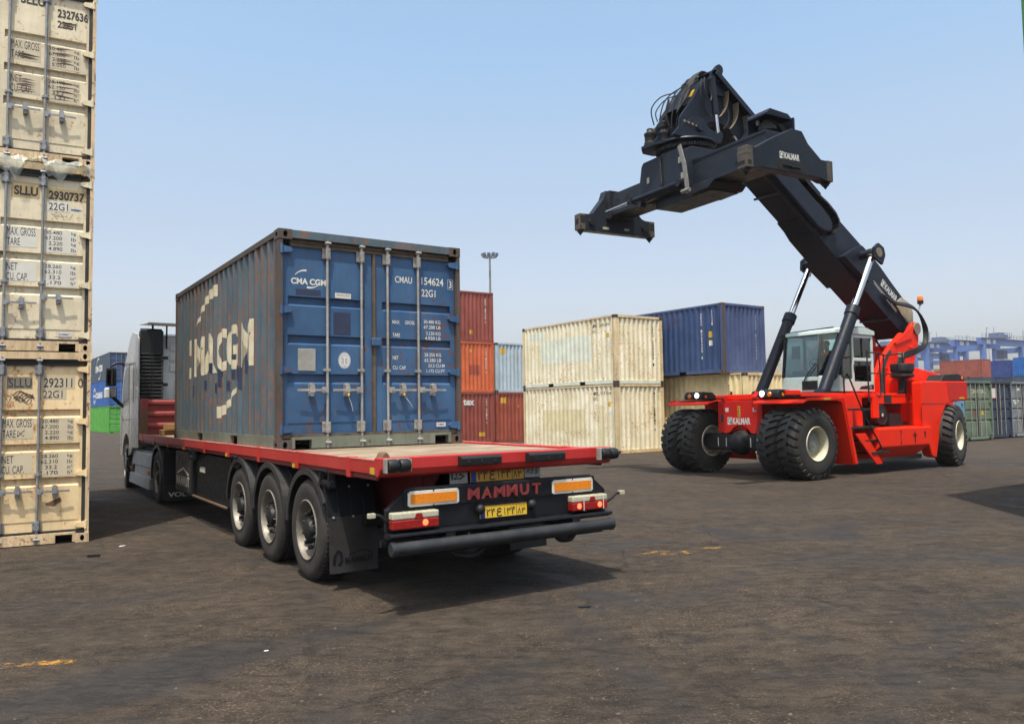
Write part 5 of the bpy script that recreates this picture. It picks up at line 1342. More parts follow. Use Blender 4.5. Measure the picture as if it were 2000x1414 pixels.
for x0,x1,zt in((-2.95,-3.42,2.95),):
    b.tube([(-2.90,1.62,1.75),(-2.88,1.62,2.95),(-2.94,1.62,3.0),(-3.35,1.62,3.0),(-3.40,1.62,2.95),(-3.42,1.62,1.98),(-3.2,1.62,1.93)],.019,8)
    b.tube([(-3.60,1.62,1.95),(-3.60,1.62,2.90),(-3.66,1.62,2.95),(-4.62,1.50,3.02),(-4.68,1.50,2.96),(-4.68,1.50,2.1),(-4.4,1.5,2.0)],.019,8)
    b.tube([(-2.9,1.62,2.48),(-3.42,1.62,2.48)],.017,8); b.tube([(-3.60,1.62,2.46),(-4.68,1.50,2.50)],.017,8); b.tube([(-3.38,1.62,3.0),(-3.62,1.62,2.95)],.017,8)
b.build('handrail',RS,smooth=50)
b=mb(m_rred); b.box(-4.55,-3.0,1.20,1.62,1.86,1.94); b.box(-3.3,-3.05,1.55,1.63,1.35,1.93); b.box(-4.55,-3.3,1.56,1.62,1.70,1.95)
b.build('platform',RS,bevel=.01)
b=mb(m_boomdk); b.box(-3.85,-3.55,1.62,1.64,1.72,1.92); b.build('service_plate',RS)
b=mb(m_blk); b.lathe([(.05,1.30),(.25,1.31),(.27,1.34),(.27,1.60),(.255,1.625),(.23,1.63),(.22,1.62),(.06,1.625),(.03,1.64),(.002,1.64)],(-3.42,0,1.42),'y',32); b.cyl((-3.42,1.45,1.0),(-3.42,1.45,1.2),.06,10); b.cyl((-3.42,.9,1.42),(-3.42,1.3,1.42),.24,20)
b.box(-4.35,-3.7,1.0,1.5,1.12,1.42); b.prism([(-3.75,1.12),(-4.45,1.12),(-4.2,1.45),(-3.75,1.45)],'y',1.3,1.62); b.box(-3.1,-2.6,.9,1.35,1.15,1.6)
b.mat(m_whitetape); b.lathe([(.002,1.643),(.045,1.643)],(-3.42,0,1.42),'y',16); b.build('air_cleaner',RS,smooth=40)
b=mb(m_blk); b.tube([(-3.4,1.35,1.75),(-4.3,1.42,1.72),(-4.62,1.42,1.80),(-4.75,1.42,2.0),(-4.78,1.42,2.4)],.105,14)
b.lathe([(.105,2.36),(.15,2.38),(.28,2.40),(.30,2.43),(.29,2.47),(.25,2.49),(.26,2.53),(.29,2.56),(.30,2.72),(.28,2.76),(.002,2.78)],(-4.78,1.42,0),'z',28); b.build('air_intake',RS,smooth=40)
b=mb(m_boomdk)
for k in range(3):
    o=.045*k; b.tube([(-4.05-o,1.25,1.95),(-4.3-o,1.1,2.35),(-4.75-o,.95,2.85),(-5.1-o,.9,3.15)],.022,6)
b.build('hydraulic_pipe',RS,smooth=50)
# counterweight and hood
b=mb(m_rred)
cwp=[(-4.62,1.12),(-4.62,2.24),(-4.70,2.28),(-6.95,2.28),(-6.95,1.76),(-6.10,1.72),(-5.82,1.64),(-5.58,1.35),(-5.24,.26),(-5.02,.32),(-4.70,1.05)]
b.prism(cwp,'y',1.74,2.0); b.prism(cwp,'y',-2.0,-1.74)
b.box(-6.9,-5.25,-1.735,1.735,1.75,2.27); b.box(-5.45,-5.2,-1.735,1.735,.5,1.76)
b.prism([(-4.9,1.2),(-4.9,2.3),(-7.55,2.28),(-7.62,1.9),(-7.5,.75),(-6.9,.7),(-6.85,1.2)],'y',-1.279,1.279)
b.build('counterweight',RS,bevel=.03,seg=3)
b=mb(m_rred2); b.prism([(-5.98,1.77),(-5.90,2.262),(-6.93,2.262),(-6.93,1.78)],'y',2.001,2.006); b.mat(m_seam); b.obox((-4.5,2.002,1.70),(-5.85,2.002,1.69),.006,.012,(0,1,0)); b.mat(m_boomdk); b.box(-4.6,-4.57,2.002,2.008,1.2,1.6); b.build('side_shade_and_seam',RS)  # darker red sheet paints the shade of the side's rear turn, plus a seam
b=mb(m_rred); b.prism([(-4.9,2.29),(-5.05,2.70),(-5.40,2.66),(-6.75,2.47),(-7.1,2.44),(-7.2,2.29)],'y',-1.45,1.50); b.build('hood',RS,bevel=.03)
b=mb(m_blk); b.prism([(-5.75,2.285),(-5.95,2.46),(-6.65,2.49),(-6.98,2.43),(-7.0,2.285)],'y',.9,1.92); b.mat(m_amber); b.cyl((-6.85,1.92,2.38),(-6.85,1.94,2.38),.05,12); b.build('rear_lamp_pod',RS,bevel=.03)
b=mb(m_yellow); b.box(-6.75,-6.50,2.0065,2.012,1.80,1.85); b.build('side_marker',RS)
# boom support tower
b=mb(m_rred)
tw=[(-4.45,1.97),(-4.72,2.55),(-5.0,2.95),(-5.5,3.35),(-6.05,3.72),(-6.2,3.68),(-6.35,3.72),(-6.62,4.02),(-6.80,4.06),(-6.95,3.90),(-6.92,3.50),(-6.62,2.8),(-6.5,1.97)]
for y0,y1 in((.60,.72),(-.72,-.60)): b.prism(tw,'y',y0,y1)
b.prism([(-6.55,2.0),(-6.62,2.0),(-6.9,3.4),(-6.84,3.45)],'y',-.6,.6)
b.cyl((-6.45,.72,3.30),(-6.45,.80,3.30),.05,10); b.prism([(-5.6,3.42),(-5.7,3.35),(-6.5,3.55),(-6.65,3.9),(-6.55,3.95)],'y',.72,.76)
b.build('boom_support',RS,bevel=.02)
b=mb(m_ribs); b.cyl((-6.80,.72,3.86),(-6.80,.77,3.86),.17,24); b.cyl((-6.80,-.77,3.86),(-6.80,-.72,3.86),.17,24); b.build('pivot_pin',RS,smooth=40)
# cab
CY0,CY1=-.66,.90; CXF,CXR=-2.48,-4.32; CZ0,CZ1=2.04,3.62
b=mb(m_cabw)
b.box(CXF-.12,CXF,CY0,CY1-.42,CZ0,2.44)                                  # front lower panel
b.prism([(CXF-.12,CY1-.42),(CXF,CY1-.42),(CXF-.30,CY1),(CXF-.42,CY1)],'z',CZ0,2.46)
b.box(-3.36,CXF-.42,CY1-.07,CY1,CZ0,2.36)
b.box(CXR,-3.36,CY1-.06,CY1,CZ0,2.30); b.box(CXR,CXR+.09,CY1-.062,CY1,2.30,3.55); b.box(-3.44,-3.36,CY1-.062,CY1,2.30,3.55); b.box(CXR+.09,-3.44,CY1-.062,CY1,3.46,3.55); b.box(CXR+.09,-3.44,CY1-.062,CY1,2.84,2.93)
b.box(CXR,CXR+.06,CY0,CY1-.063,CZ0,2.5); b.box(CXR,CXF-.12,CY0,CY0+.06,CZ0,2.42); b.box(CXR+.06,CXF-.13,CY0+.06,CY1-.07,CZ0,CZ0+.06)
b.build('cab',RS,bevel=.012)
cabr=mb(m_cabw); cabr.prism([(CXR-.05,3.55),(CXR-.05,3.66),(-4.0,3.74),(-3.0,3.72),(-2.62,3.64),(-2.60,3.56)],'y',CY0-.03,CY1+.03); cabr.mat(m_boomdk); cabr.box(CXR,-3.6,CY0+.1,CY1-.1,3.735,3.78); cabr.box(-2.66,-2.58,CY0-.10,CY0+.06,3.56,3.66); cabr.cyl((-2.9,CY0,3.70),(-3.2,.5,3.77),.02,6)
cabr.build('cab_roof',RS,bevel=.02)
b=mb(m_boomdk)
b.obox((CXF-.02,CY0+.03,2.44),(-2.66,CY0+.03,3.58),.06,.06); b.obox((CXF-.40,CY1-.03,2.40),(-2.95,CY1-.03,3.56),.07,.06); b.obox((CXF-.02,CY1-.45,2.44),(-2.68,CY1-.45,3.58),.05,.05)
b.box(CXR+.0,CXR+.06,CY0,CY0+.06,2.42,3.56); b.box(-3.5,-3.44,CY0,CY0+.05,2.42,3.56); b.box(CXR,CXR+.05,-.1,-.05,2.5,3.56)
b.box(-3.86,-3.83,CY1-.05,CY1-.005,2.93,3.46); b.build('cab_pillar',RS,bevel=.006)
b=mb(m_boomdk); b.prism([(-3.62,2.10),(-3.70,2.17),(-4.28,2.22),(-4.28,2.10)],'y',CY1,CY1+.006)
b.build('cab_decal',RS)
b=mb(m_boomdk); b.box(-3.43,-3.40,CY1,CY1+.025,2.55,2.75); b.build('door_handle',RS,bevel=.006)
b=mb(m_boomdk); b.box(CXF-.005,CXF+.012,-.02,CY1-.45,2.10,2.34)
for k in range(4): b.box(CXF+.012,CXF+.02,0,CY1-.47,2.12+.055*k,2.15+.055*k)
b.build('cab_grille',RS)
b=mb(m_boomdk); b.tube([(CXF+.02,.05,2.35),(CXF+.02,.20,2.55),(CXF-.03,.40,2.80)],.015,6); b.build('wiper',RS,smooth=50)
b=mb(m_white_let); b.text('TS',(-4.0,CY1+.0085,2.13),MX,EZ,.045,.18,.02); b.build('cab_badge',RS)
b=mb(m_glass); b.prism([(CXF-.02,2.445),(CXF-.03,2.445),(-2.685,3.57),(-2.675,3.57)],'y',CY0+.06,CY1-.46); b.build('windscreen',RS)
b=mb(m_glass); b.prism([(CXF-.02,CY1-.42),(CXF-.03,CY1-.43),(CXF-.40,CY1-.02),(CXF-.39,CY1-.01)],'z',2.46,3.56); b.prism([(-3.36,2.36),(CXF-.44,2.40),(-2.97,3.55),(-3.36,3.55)],'y',CY1-.04,CY1-.032)
b.prism([(CXR+.06,2.42),(CXF-.03,2.44),(-2.68,3.55),(CXR+.06,3.55)],'y',CY0+.02,CY0+.028); b.box(CXR+.02,CXR+.028,CY0+.06,CY1-.07,2.5,3.55); b.build('side_window',RS)
b=mb(m_glassd); b.box(CXR+.09,-3.44,CY1-.04,CY1-.032,2.93,3.46); b.box(CXR+.09,-3.44,CY1-.04,CY1-.032,2.30,2.84); b.build('door_window',RS)
b=mb(m_blk); b.box(-2.95,-2.66,CY0+.2,.35,2.25,2.62); b.tube([(-2.95+.06*0,.05+.17*math.cos(t),2.80+.17*math.sin(t)*.8) for t in [R_(30*i) for i in range(13)]],.014,6); b.cyl((-2.8,.05,2.55),(-2.95,.05,2.80),.025,8); b.box(-2.75,-2.70,CY0+.18,CY0+.42,2.95,3.3); b.build('dashboard',RS,bevel=.01)
b=mb(m_seat); b.box(-3.75,-3.25,-.20,.30,2.40,2.52); b.prism([(-3.70,2.52),(-3.85,2.52),(-3.95,3.2),(-3.83,3.2)],'y',-.2,.3); b.box(-3.7,-3.3,-.1,.2,2.1,2.4); b.build('driver_seat',RS,bevel=.04)
# driver
def skin_body(name,pts,edges,m,par=None,sub=1):
    me=bpy.data.meshes.new(name); me.from_pydata([p[:3] for p in pts],edges,[]); o=link(bpy.data.objects.new(name,me)); me.materials.append(m)
    md=o.modifiers.new('skin','SKIN'); md.use_smooth_shade=True
    for i,p in enumerate(pts): me.skin_vertices[0].data[i].radius=(p[3],p[4] if len(p)>4 else p[3])
    me.skin_vertices[0].data[0].use_root=True
    sb=o.modifiers.new('sub','SUBSURF'); sb.levels=sub; sb.render_levels=sub
    if par: o.parent=par
    return o
PB=[(-3.55,.05,2.62,.16,.12),(-3.58,.05,2.82,.15,.11),(-3.56,.05,3.02,.17,.11),(-3.53,.05,3.13,.06),(-3.50,.05,3.20,.055),
    (-3.48,.05,3.30,.085,.10),(-3.46,.05,3.37,.06),
    (-3.55,.25,3.04,.065),(-3.42,.30,2.78,.05),(-3.10,.20,2.80,.036),(-3.00,.18,2.83,.03),
    (-3.55,-.15,3.04,.065),(-3.42,-.20,2.78,.05),(-3.10,-.10,2.80,.036),(-3.00,-.08,2.83,.03),
    (-3.45,.15,2.58,.09),(-3.05,.17,2.58,.075),(-2.98,.17,2.20,.05),(-2.88,.17,2.13,.04),
    (-3.45,-.05,2.58,.09),(-3.05,-.07,2.58,.075),(-2.98,-.07,2.20,.05),(-2.88,-.07,2.13,.04)]
PE=[(0,1),(1,2),(2,3),(3,4),(4,5),(5,6),(2,7),(7,8),(8,9),(9,10),(2,11),(11,12),(12,13),(13,14),(0,15),(15,16),(16,17),(17,18),(0,19),(19,20),(20,21),(21,22)]
pr=skin_body('person',PB,PE,m_cloth)
pr.location=(RO[0],RO[1],0); pr.rotation_euler=(0,0,RYAW)
tag(pr,'driver in dark work clothes with orange collar seated in the reach stacker cab','person')
b=mb(m_skin); b.sphere((-3.475,.05,3.325),.098,8,(1,.8,1.18)); b.sphere((-3.375,.05,3.31),.02,5); b.sphere((-3.47,.135,3.315),.022,5,(1,.5,1.3)); b.sphere((-3.47,-.035,3.315),.022,5,(1,.5,1.3)); b.build('face',pr,smooth=60)
b=mb(m_hair); b.sphere((-3.495,.05,3.365),.102,8,(1.02,.86,.95)); b.build('hair',pr,smooth=60)
b=mb(m_vest); b.sphere((-3.54,.05,3.08),.13,8,(1,1.45,.55)); b.build('collar',pr,smooth=60)
# boom
BA=R_(32.7); BC,BS=math.cos(BA),math.sin(BA)
def Bp(s,t): return (-6.80+s*BC-t*BS,3.86+s*BS+t*BC)
b=mb(m_boom)
ol=[(-.28,-.05),(-.05,-.26),(.9,-.25),(3.2,-.26),(4.7,-.22),(5.0,-.15),(5.35,-.13),(5.35,.74),(4.1,.75),(3.0,.78),(2.6,.84),(2.0,.82),(1.4,.76),(.6,.70),(.1,.62),(-.18,.36),(-.25,.16)]
b.prism([Bp(*q) for q in ol],'y',-.45,.45)
b.build('boom',RS,bevel=.012)
b=mb(m_boom)
b.prism([Bp(*q) for q in ((4.6,-.12),(9.55,-.10),(9.55,.62),(4.6,.62))],'y',-.40,.40)
b.prism([Bp(*q) for q in ((5.3,.60),(9.95,.63),(9.95,.68),(5.3,.68))],'y',-.52,.62)
b.prism([Bp(*q) for q in ((7.6,.50),(9.9,.53),(9.9,.66),(7.6,.66))],'y',.60,.64)
b.build('boom_extension',RS,bevel=.01)
# fairing with a rounded tip on the near side of the boom
b=mb(m_boom)
b.prism([Bp(*q) for q in ((8.3,-.22),(5.0,-.24),(4.72,-.16),(4.52,-.02),(4.46,.10),(4.54,.23),(4.72,.31),(5.0,.34),(8.3,.34))],'y',.42,.66)
b.build('boom_cover',RS,bevel=.05,seg=3)
b=mb(m_boom); x0,z0=Bp(4.75,-.27); x1,z1=Bp(8.3,-.25); b.cyl((x0,.50,z0),(x1,.50,z1),.055,12); b.build('cable_tube',RS,smooth=40)
b=mb(m_boomdk)
for q in((.9,-.27,.9,-.24),(6.4,-.15,6.4,.1),(4.6,-.15,4.6,.1)):
    xa,za=Bp(q[0],q[1]); xb,zb=Bp(q[2],q[3]+.02); b.obox((xa,.46,za),(xb,.46,zb),.06,.05,(0,1,0)); b.obox((xa,-.46,za),(xa,.46,za),.05,.05)
b.build('hose_clamp',RS)
b=mb(m_boomdk)
# cable chain on the near side
pts=[(6.6,.50),(5.53,.51),(5.0,.58),(4.6,.57),(4.36,.48),(4.27,.30),(4.33,.10),(4.5,-.02)]
fine=[]
for (s0,t0),(s1,t1) in zip(pts,pts[1:]):
    n=max(2,int(math.hypot(s1-s0,t1-t0)/.09))
    fine+=[(s0+(s1-s0)*i/n,t0+(t1-t0)*i/n) for i in range(n)]
for (s0,t0),(s1,t1) in zip(fine,fine[1:]):
    xa,za=Bp(s0,t0); xb,zb=Bp(s1,t1); mx_=Vector((xb-xa,0,zb-za)); e=.92
    b.obox((xa,.58,za),(xa+(xb-xa)*e,.58,za+(zb-za)*e),.06,.20,(0,1,0))
b.build('cable_chain',RS)
kx,kz=Bp(1.72,.36)
kalmar(RS,(kx,.4535,kz),(-BC,0,-BS),(-BS,0,BC),(0,1,0),.20,'boom_lettering')
b=mb(m_whitetape); b.prism([Bp(2.05,.25),Bp(.7,.17),Bp(.7,.185),Bp(2.05,.265)],'y',.451,.454); b.prism([Bp(2.0,.20),Bp(.7,.12),Bp(.7,.135),Bp(2.0,.215)],'y',.451,.454); b.build('boom_stripe',RS)
# lift cylinder lugs and cylinders
xq,zq=-4.36,5.78
ST=lambda x,z:((x+6.80)*BC+(z-3.86)*BS,-(x+6.80)*BS+(z-3.86)*BC)
sq,tq=ST(xq,zq)
for s in(1,-1):
    y=s*.98; Y=lambda a,c:sorted((s*a,s*c))
    b=mb(m_boom)
    b.prism([Bp(sq-.62,-.15),Bp(sq-.50,tq+.12),Bp(sq-.20,tq+.28),Bp(sq+.12,tq+.26),Bp(sq+.30,tq+.05),Bp(sq+.62,-.20)],'y',*Y(.452,.66))
    b.prism([Bp(sq-.30,tq-.18),Bp(sq-.28,tq+.12),Bp(sq-.12,tq+.26),Bp(sq+.14,tq+.22),Bp(sq+.24,tq),Bp(sq+.12,tq-.24)],'y',*Y(1.10,1.17))
    b.cyl((xq,s*.66,zq),(xq,s*1.17,zq),.12,18); b.mat(m_ribs); b.cyl((xq,s*1.17,zq),(xq,s*1.185,zq),.13,18); b.build('cylinder_lug',RS,smooth=40)
    P0=Vector((-1.91,y,1.95)); P1=Vector((xq,y,zq)); d=(P1-P0)
    b=mb(m_boom); b.cyl(P0,P0+d*.565,.150,24); b.cyl(P0+d*.545,P0+d*.60,.178,24); b.cyl(P0-Vector((0,.16,0)),P0+Vector((0,.16,0)),.16,18); b.tube([P0+d*.1+Vector((-.13,s*.12,0)),P0+d*.52+Vector((-.13,s*.12,0))],.018,6)
    for k in(.12,.35,.52):
        q=P0+d*k; b.obox(q+Vector((-.18,s*.08,-.0)),q+Vector((-.10,s*.15,0)),.06,.06)
    cy=b.build('lift_cylinder',RS,smooth=40)
    b=mb(m_chrome); b.cyl(P0+d*.60,P1-d*.02,.088,24); b.build('rod',cy,smooth=40)
    b=mb(m_boomdk); b.cyl(P1-d*.035,P1-d*.0,.12,20); b.cyl(P1-Vector((0,.11,0)),P1+Vector((0,.11,0)),.15,18); b.build('rod_eye',cy,smooth=40)
# head of the boom
b=mb(m_boom)
hd=[(8.7,.60),(9.80,.66),(9.98,.40),(10.02,.10),(10.03,-.35),(10.10,-.80),(10.12,-1.05),(10.02,-1.25),(9.85,-1.38),(9.66,-1.34),(9.56,-1.05),(9.50,-.75),(9.30,-.40),(9.0,-.16),(8.7,-.10)]
for y0,y1 in((.36,.42),(-.42,-.36)): b.prism([Bp(*q) for q in hd],'y',y0,y1)
cs=[(9.80,.66),(9.98,.40),(10.02,.10),(10.02,-.25),(10.05,-.5)]
b.strip([Bp(*q) for q in cs],'y',-.36,.36); b.strip([Bp(*q) for q in((9.6,-1.35),(9.53,-.95),(9.33,-.45),(8.98,-.16))],'y',-.36,.36)
b.build('boom_head',RS)
b=mb(m_boom)
for yy in(.47,-.47):
    ex=[Bp(9.78+.12*math.cos(R_(a)),.86+.12*math.sin(R_(a))) for a in range(0,181,20)]
    b.prism([Bp(9.95,.60)]+ex+[Bp(9.60,.60),Bp(9.3,.40),Bp(9.7,.10)],'y',yy-.04,yy+.04)
    b.mat(m_hole); cx,cz=Bp(9.78,.86); b.cyl((cx,yy-.042,cz),(cx,yy+.042,cz),.05,14); b.mat(m_boom)
b.build('lifting_eye',RS)
for k,(s0,s1) in enumerate(((9.35,9.15),(8.95,8.72),(8.5,8.2),(8.1,7.75))):
    n=8; b=mb(m_ribs)
    for i in range(n):
        t0_,t1_=.52-.62*i/n,.52-.62*(i+1)/n
        bow=lambda t:-.10*math.sin(math.pi*(.52-t)/.62)
        xa,za=Bp(s0+(s1-s0)*(i/n)+bow(t0_),t0_); xb,zb=Bp(s0+(s1-s0)*((i+1)/n)+bow(t1_),t1_)
        wd_=.20-.12*i/n
        b.poly([(xa,.40,za),(xa,.40+wd_,za),(xb,.40+wd_-.012,zb),(xb,.40,zb)]); b.poly([(xa-.02,.40+wd_,za),(xa,.40+wd_,za),(xb,.40+wd_-.012,zb),(xb-.02,.40+wd_-.012,zb)])
    b.build('boom_rib',RS)
def damp(P0,P1,k=.62):
    P0=Vector(P0); P1=Vector(P1); d=P1-P0; b=mb(m_boom); b.cyl(P0,P0+d*k,.075,16); b.cyl(P0+Vector((0,-.06,0)),P0+Vector((0,.06,0)),.07,14); b.cyl(P0+d*(k-.04),P0+d*k,.083,16); o=b.build('damping_cylinder',RS,smooth=40); b=mb(m_ribs); b.cyl(P1-Vector((0,.07,0)),P1+Vector((0,.07,0)),.075,14); b.build('rod_eye',o,smooth=40); b=mb(m_chrome); b.cyl(P0+d*k,P1,.045,14); b.build('rod',o,smooth=40)
damp((1.36,.60,9.50),(1.19,.60,8.14)); damp((1.45,-.52,9.38),(2.06,-.60,8.50),.70)
b=mb(m_blk); rr=random.Random(3)
def hose(pts,r=.020): b.tube(pts,r,6)
for k in range(5):
    o=.05*k; hose([(.95-o*.4,-.05+o,9.86),(1.25,-.0+o,9.86),(1.52,.02+o,9.62),(1.72,.05+o*.8,9.30),(1.90+o*.2,.08+o,9.0),(2.05,.1,8.7)],.022)
for k in range(4):
    hose([(1.50,.30-.2*k,9.56),(1.70+.06*rr.random(),.34-.24*k,9.42),(1.92,.2-.22*k,9.06+.1*rr.random()),(2.02,.1-.2*k,8.65),(2.02,-.1*k,8.3)],.016)
hose([(1.5,.5,9.55),(1.62,.6,9.3),(1.55,.62,9.0),(1.45,.62,8.95),(1.38,.60,9.1),(1.42,.58,9.35)],.016); hose([(1.6,.5,9.5),(1.75,.6,9.2),(1.72,.6,8.9),(1.5,.58,8.6),(1.35,.58,8.62)],.016)
hose([(1.55,-.38,9.40),(1.85,-.5,9.25),(2.05,-.60,8.95),(2.0,-.60,8.72)],.014); hose([(1.6,-.35,9.45),(1.95,-.52,9.32),(2.18,-.62,9.0),(2.10,-.62,8.62)],.016); hose([(2.25,.05,9.0),(2.36,.05,8.6),(2.25,.08,8.25)],.03)
hose([(.9,.36,9.05),(.72,.5,8.9),(.74,.52,8.6),(.9,.5,8.4)],.018)
b.build('hydraulic_hose',RS,smooth=50)
b=mb(m_yellow); b.prism([Bp(10.025,.05),Bp(10.03,-.20),Bp(10.022,-.20),Bp(10.018,.05)],'y',.16,.30); b.prism([Bp(9.5,.48),Bp(9.72,.42),Bp(9.70,.34),Bp(9.48,.40)],'y',.42,.424); b.build('warning_sticker',RS)
# rear hoses and beacon at the pivot
b=mb(m_blk)
for k in range(6):
    o=.05*k; b.tube([Bp(1.6-.1*k,.10)[:1]+(.50+o*.3,)+Bp(1.6-.1*k,.10)[1:],(-6.1-o*.2,.55+o*.5,4.62-o*.4),(-6.75,.62+o*.6,4.55-o*.6),(-7.12-o*.2,.66+o*.5,4.30-o),(-7.25-o*.1,.70+o*.4,3.85-o*.5),(-7.10,.75+o*.3,3.45-o*.3),(-6.6,.85,3.28-o*.5),(-6.0,.88,3.16-o*.6),(-5.55-o,.90,2.95),(-5.35-o,.95,2.5)],.030,7)
b.tube([(-6.5,.3,3.3),(-5.9,.4,3.15),(-5.4,.5,3.25),(-5.1,.5,3.5)],.03,7)
b.build('hydraulic_hose',RS,smooth=50)
b=mb(m_ribs)
for k in range(3): b.cyl((-5.55-.07*k,.90,2.98),(-5.60-.07*k,.90,3.12),.04,8)
b.build('pipe_clamp',RS)
b=mb(m_canvas); b.prism([Bp(*q) for q in((.72,.64),(.35,.74),(.0,.62),(-.16,.34),(-.05,.16),(.45,.20),(.92,.30))],'y',.452,.475); b.build('hose_guard',RS,bevel=.01)
b=mb(m_galvdk); b.cyl((-7.15,.6,4.35),(-7.28,.62,4.62),.018,8); b.cyl((-7.28,.62,4.60),(-7.28,.62,4.63),.05,12); r_=b.build('beacon_post',RS,smooth=40)
b=mb(m_blk); b.cyl((-7.28,.62,4.63),(-7.28,.62,4.72),.085,18); b.mat(m_amber); b.lathe([(.085,4.72),(.085,4.79),(.07,4.84),(.03,4.86),(.002,4.862)],(-7.28,.62,0),'z',18); b.build('beacon',r_,smooth=40)

# ---------------- spreader (local x = along its length, y = towards the machine)
SPR=empty('spreader',(1.973,.354,0),R_(85.15),RS)
b=mb(m_spr)
b.box(-1.15,2.80,-.42,.42,6.66,7.27); b.box(-1.15,2.80,-.435,-.42,6.64,6.70); b.box(-1.15,2.80,-.435,-.42,7.22,7.285)
b.box(1.9,2.15,-.436,-.42,6.82,7.15)
b.build('main_beam',SPR,bevel=.012)
b=mb(m_spr); b.box(-2.80,-.9,-.34,.34,6.73,7.29); b.mat(m_hole)
for x in(-2.36,-1.93): b.lathe([(.002,-.3415),(.115,-.3415)],(x,0,7.03),'y',24)
b.mat(m_boomdk); b.box(-2.84,-2.62,-.40,.40,6.66,7.40); b.build('telescopic_beam',SPR,bevel=.01)
b=mb(m_spr)
b.prism([(-.60,6.66),(-.60,7.50),(-.42,7.60),(.42,7.60),(.60,7.50),(.60,6.66)],'x',-1.02,.62); b.prism([(-1.02,6.66),(-1.10,6.95),(-.98,7.52),(-.90,7.60),(.3,7.60),(.62,7.45),(.70,6.70),(.62,6.66)],'y',-.625,-.601)
b.box(-.75,1.15,-.40,.40,6.45,6.655); b.prism([(.5,6.47),(1.2,6.50),(1.32,6.60),(1.32,6.655),(.5,6.655)],'y',-.5,.5)
b.mat(m_boomdk); b.tube([(-.25,-.64,7.55),(-.22,-.65,7.1),(-.22,-.65,6.85),(-.5,-.65,6.72)],.03,6); b.box(-.27,-.17,-.66,-.63,7.05,7.09); b.box(-.27,-.17,-.66,-.63,6.8,6.84)
b.build('slide_frame',SPR,bevel=.012)
b=mb(m_clearlens)
for x,z in((-.72,7.12),(.42,7.30),(-.82,6.76),(.50,6.92)): b.box(x-.045,x+.045,-.64,-.626,z-.07,z+.07)
b.build('work_lamp',SPR,bevel=.006)
b=mb(m_boom); b.cyl((-1.45,-.66,6.76),(.42,-.66,6.76),.065,16); b.cyl((.42,-.72,6.76),(.42,-.55,6.76),.09,14); b.cyl((-1.0,-.70,6.60),(-1.0,-.55,6.60),.07,14); b.box(-1.35,-1.28,-.74,-.42,6.68,6.84)
cy=b.build('extension_cylinder',SPR,smooth=40); b=mb(m_chrome); b.cyl((-1.45,-.66,6.76),(-2.45,-.62,6.76),.042,14); b.build('rod',cy,smooth=40)
b=mb(m_bar); P=[(.45,-.66,7.62),(.62,-.68,7.15),(.72,-.70,6.62),(.74,-.70,6.45)]
for p,q in zip(P,P[1:]): b.obox(p,q,.11,.025,(0,1,0))
b.cyl((.55,-.70,6.52),(.80,-.70,6.52),.05,10); b.build('stay_bar',SPR)
# end beams
def endbeam(x0,x1,near):
    pf_=[(-1.22,6.34),(-1.22,6.755),(-.97,6.76),(-.42,7.06),(.06,7.29),(.35,7.28),(.52,7.04),(.89,6.765),(1.22,6.76),(1.22,6.34),(1.0,6.33),(.85,6.37),(-.85,6.37),(-1.0,6.33)]
    if not near: pf_=[(-1.22,6.34),(-1.22,6.755),(-.92,6.76),(-.80,6.80),(-.46,7.22),(-.38,7.44),(.38,7.44),(.55,7.05),(.80,6.80),(.92,6.76),(1.22,6.76),(1.22,6.34),(1.0,6.32),(-1.0,6.32)]
    b=mb(m_spr); b.prism(pf_,'x',x0,x1); o=b.build('end_beam',SPR,bevel=.015)
    b=mb(m_sprworn)
    for yy in((-1.225,-1.05),(1.05,1.225)): b.box(x0-.004,x1+.006,yy[0],yy[1],6.335,6.77 if near else 6.75)
    if near: b.box(x0-.01,x1+.008,-1.228,-1.05,6.60,6.66)
    b.build('corner_block',o,bevel=.01)
    b=mb(m_boomdk)
    for yy in(-1.13,1.13):
        xm=(x0+x1)/2; b.cyl((xm,yy,6.27),(xm,yy,6.335),.075,14); b.cyl((xm,yy,6.27),(xm,yy,6.20),.055,14,.012)
        b.cyl((xm,yy,6.335),(xm,yy,6.31),.1,14)
    b.build('twist_lock',o,smooth=40)
    b=mb(m_hole)
    if near:
        cap=[(-.30+.085*math.cos(R_(a)),6.50+.085*math.sin(R_(a))) for a in range(90,271,20)]+[(.30+.085*math.cos(R_(a)),6.50+.085*math.sin(R_(a))) for a in range(-90,91,20)]
        b.prism(cap,'x',x1,x1+.004); b.box(x0-.008,x1-.05,-1.2285,-1.2225,6.40,6.48); b.box(x1+.006,x1+.009,-1.2,-1.1,6.40,6.48)
        b.mat(m_boomdk); b.box(x1+.004,x1+.02,-.25,.25,6.49,6.51); b.cyl((x1+.004,0,6.5),(x1+.03,0,6.5),.035,10)
    else:
        for yy in(-1.13,1.13):
            b.box(x1-.001,x1+.0085,yy-.075,yy+.07,6.50,6.70); b.box(x1+.0062,x1+.0085,yy-.085,yy-.045,6.37,6.44)
            for q in(-.09,): b.box(x0+.05,x1-.05,yy*1.078-.004 if yy>0 else yy*1.084-.004,yy*1.084+.004 if yy>0 else yy*1.078+.004,6.48,6.62)
    b.build('slot',o)
    if not near:
        b=mb(m_boomdk)
        for yy in(-.86,.86): b.cyl((x1,yy,6.55),(x1+.06,yy,6.55),.09,14)
        b.mat(m_clearlens); b.box(x1,x1+.006,-.5,-.3,6.40,6.46); b.box(x1,x1+.006,.2,.36,6.42,6.48); b.build('lock_motor',o,smooth=40)
    return o
ne=endbeam(2.79,3.03,True); endbeam(-3.05,-2.81,False)
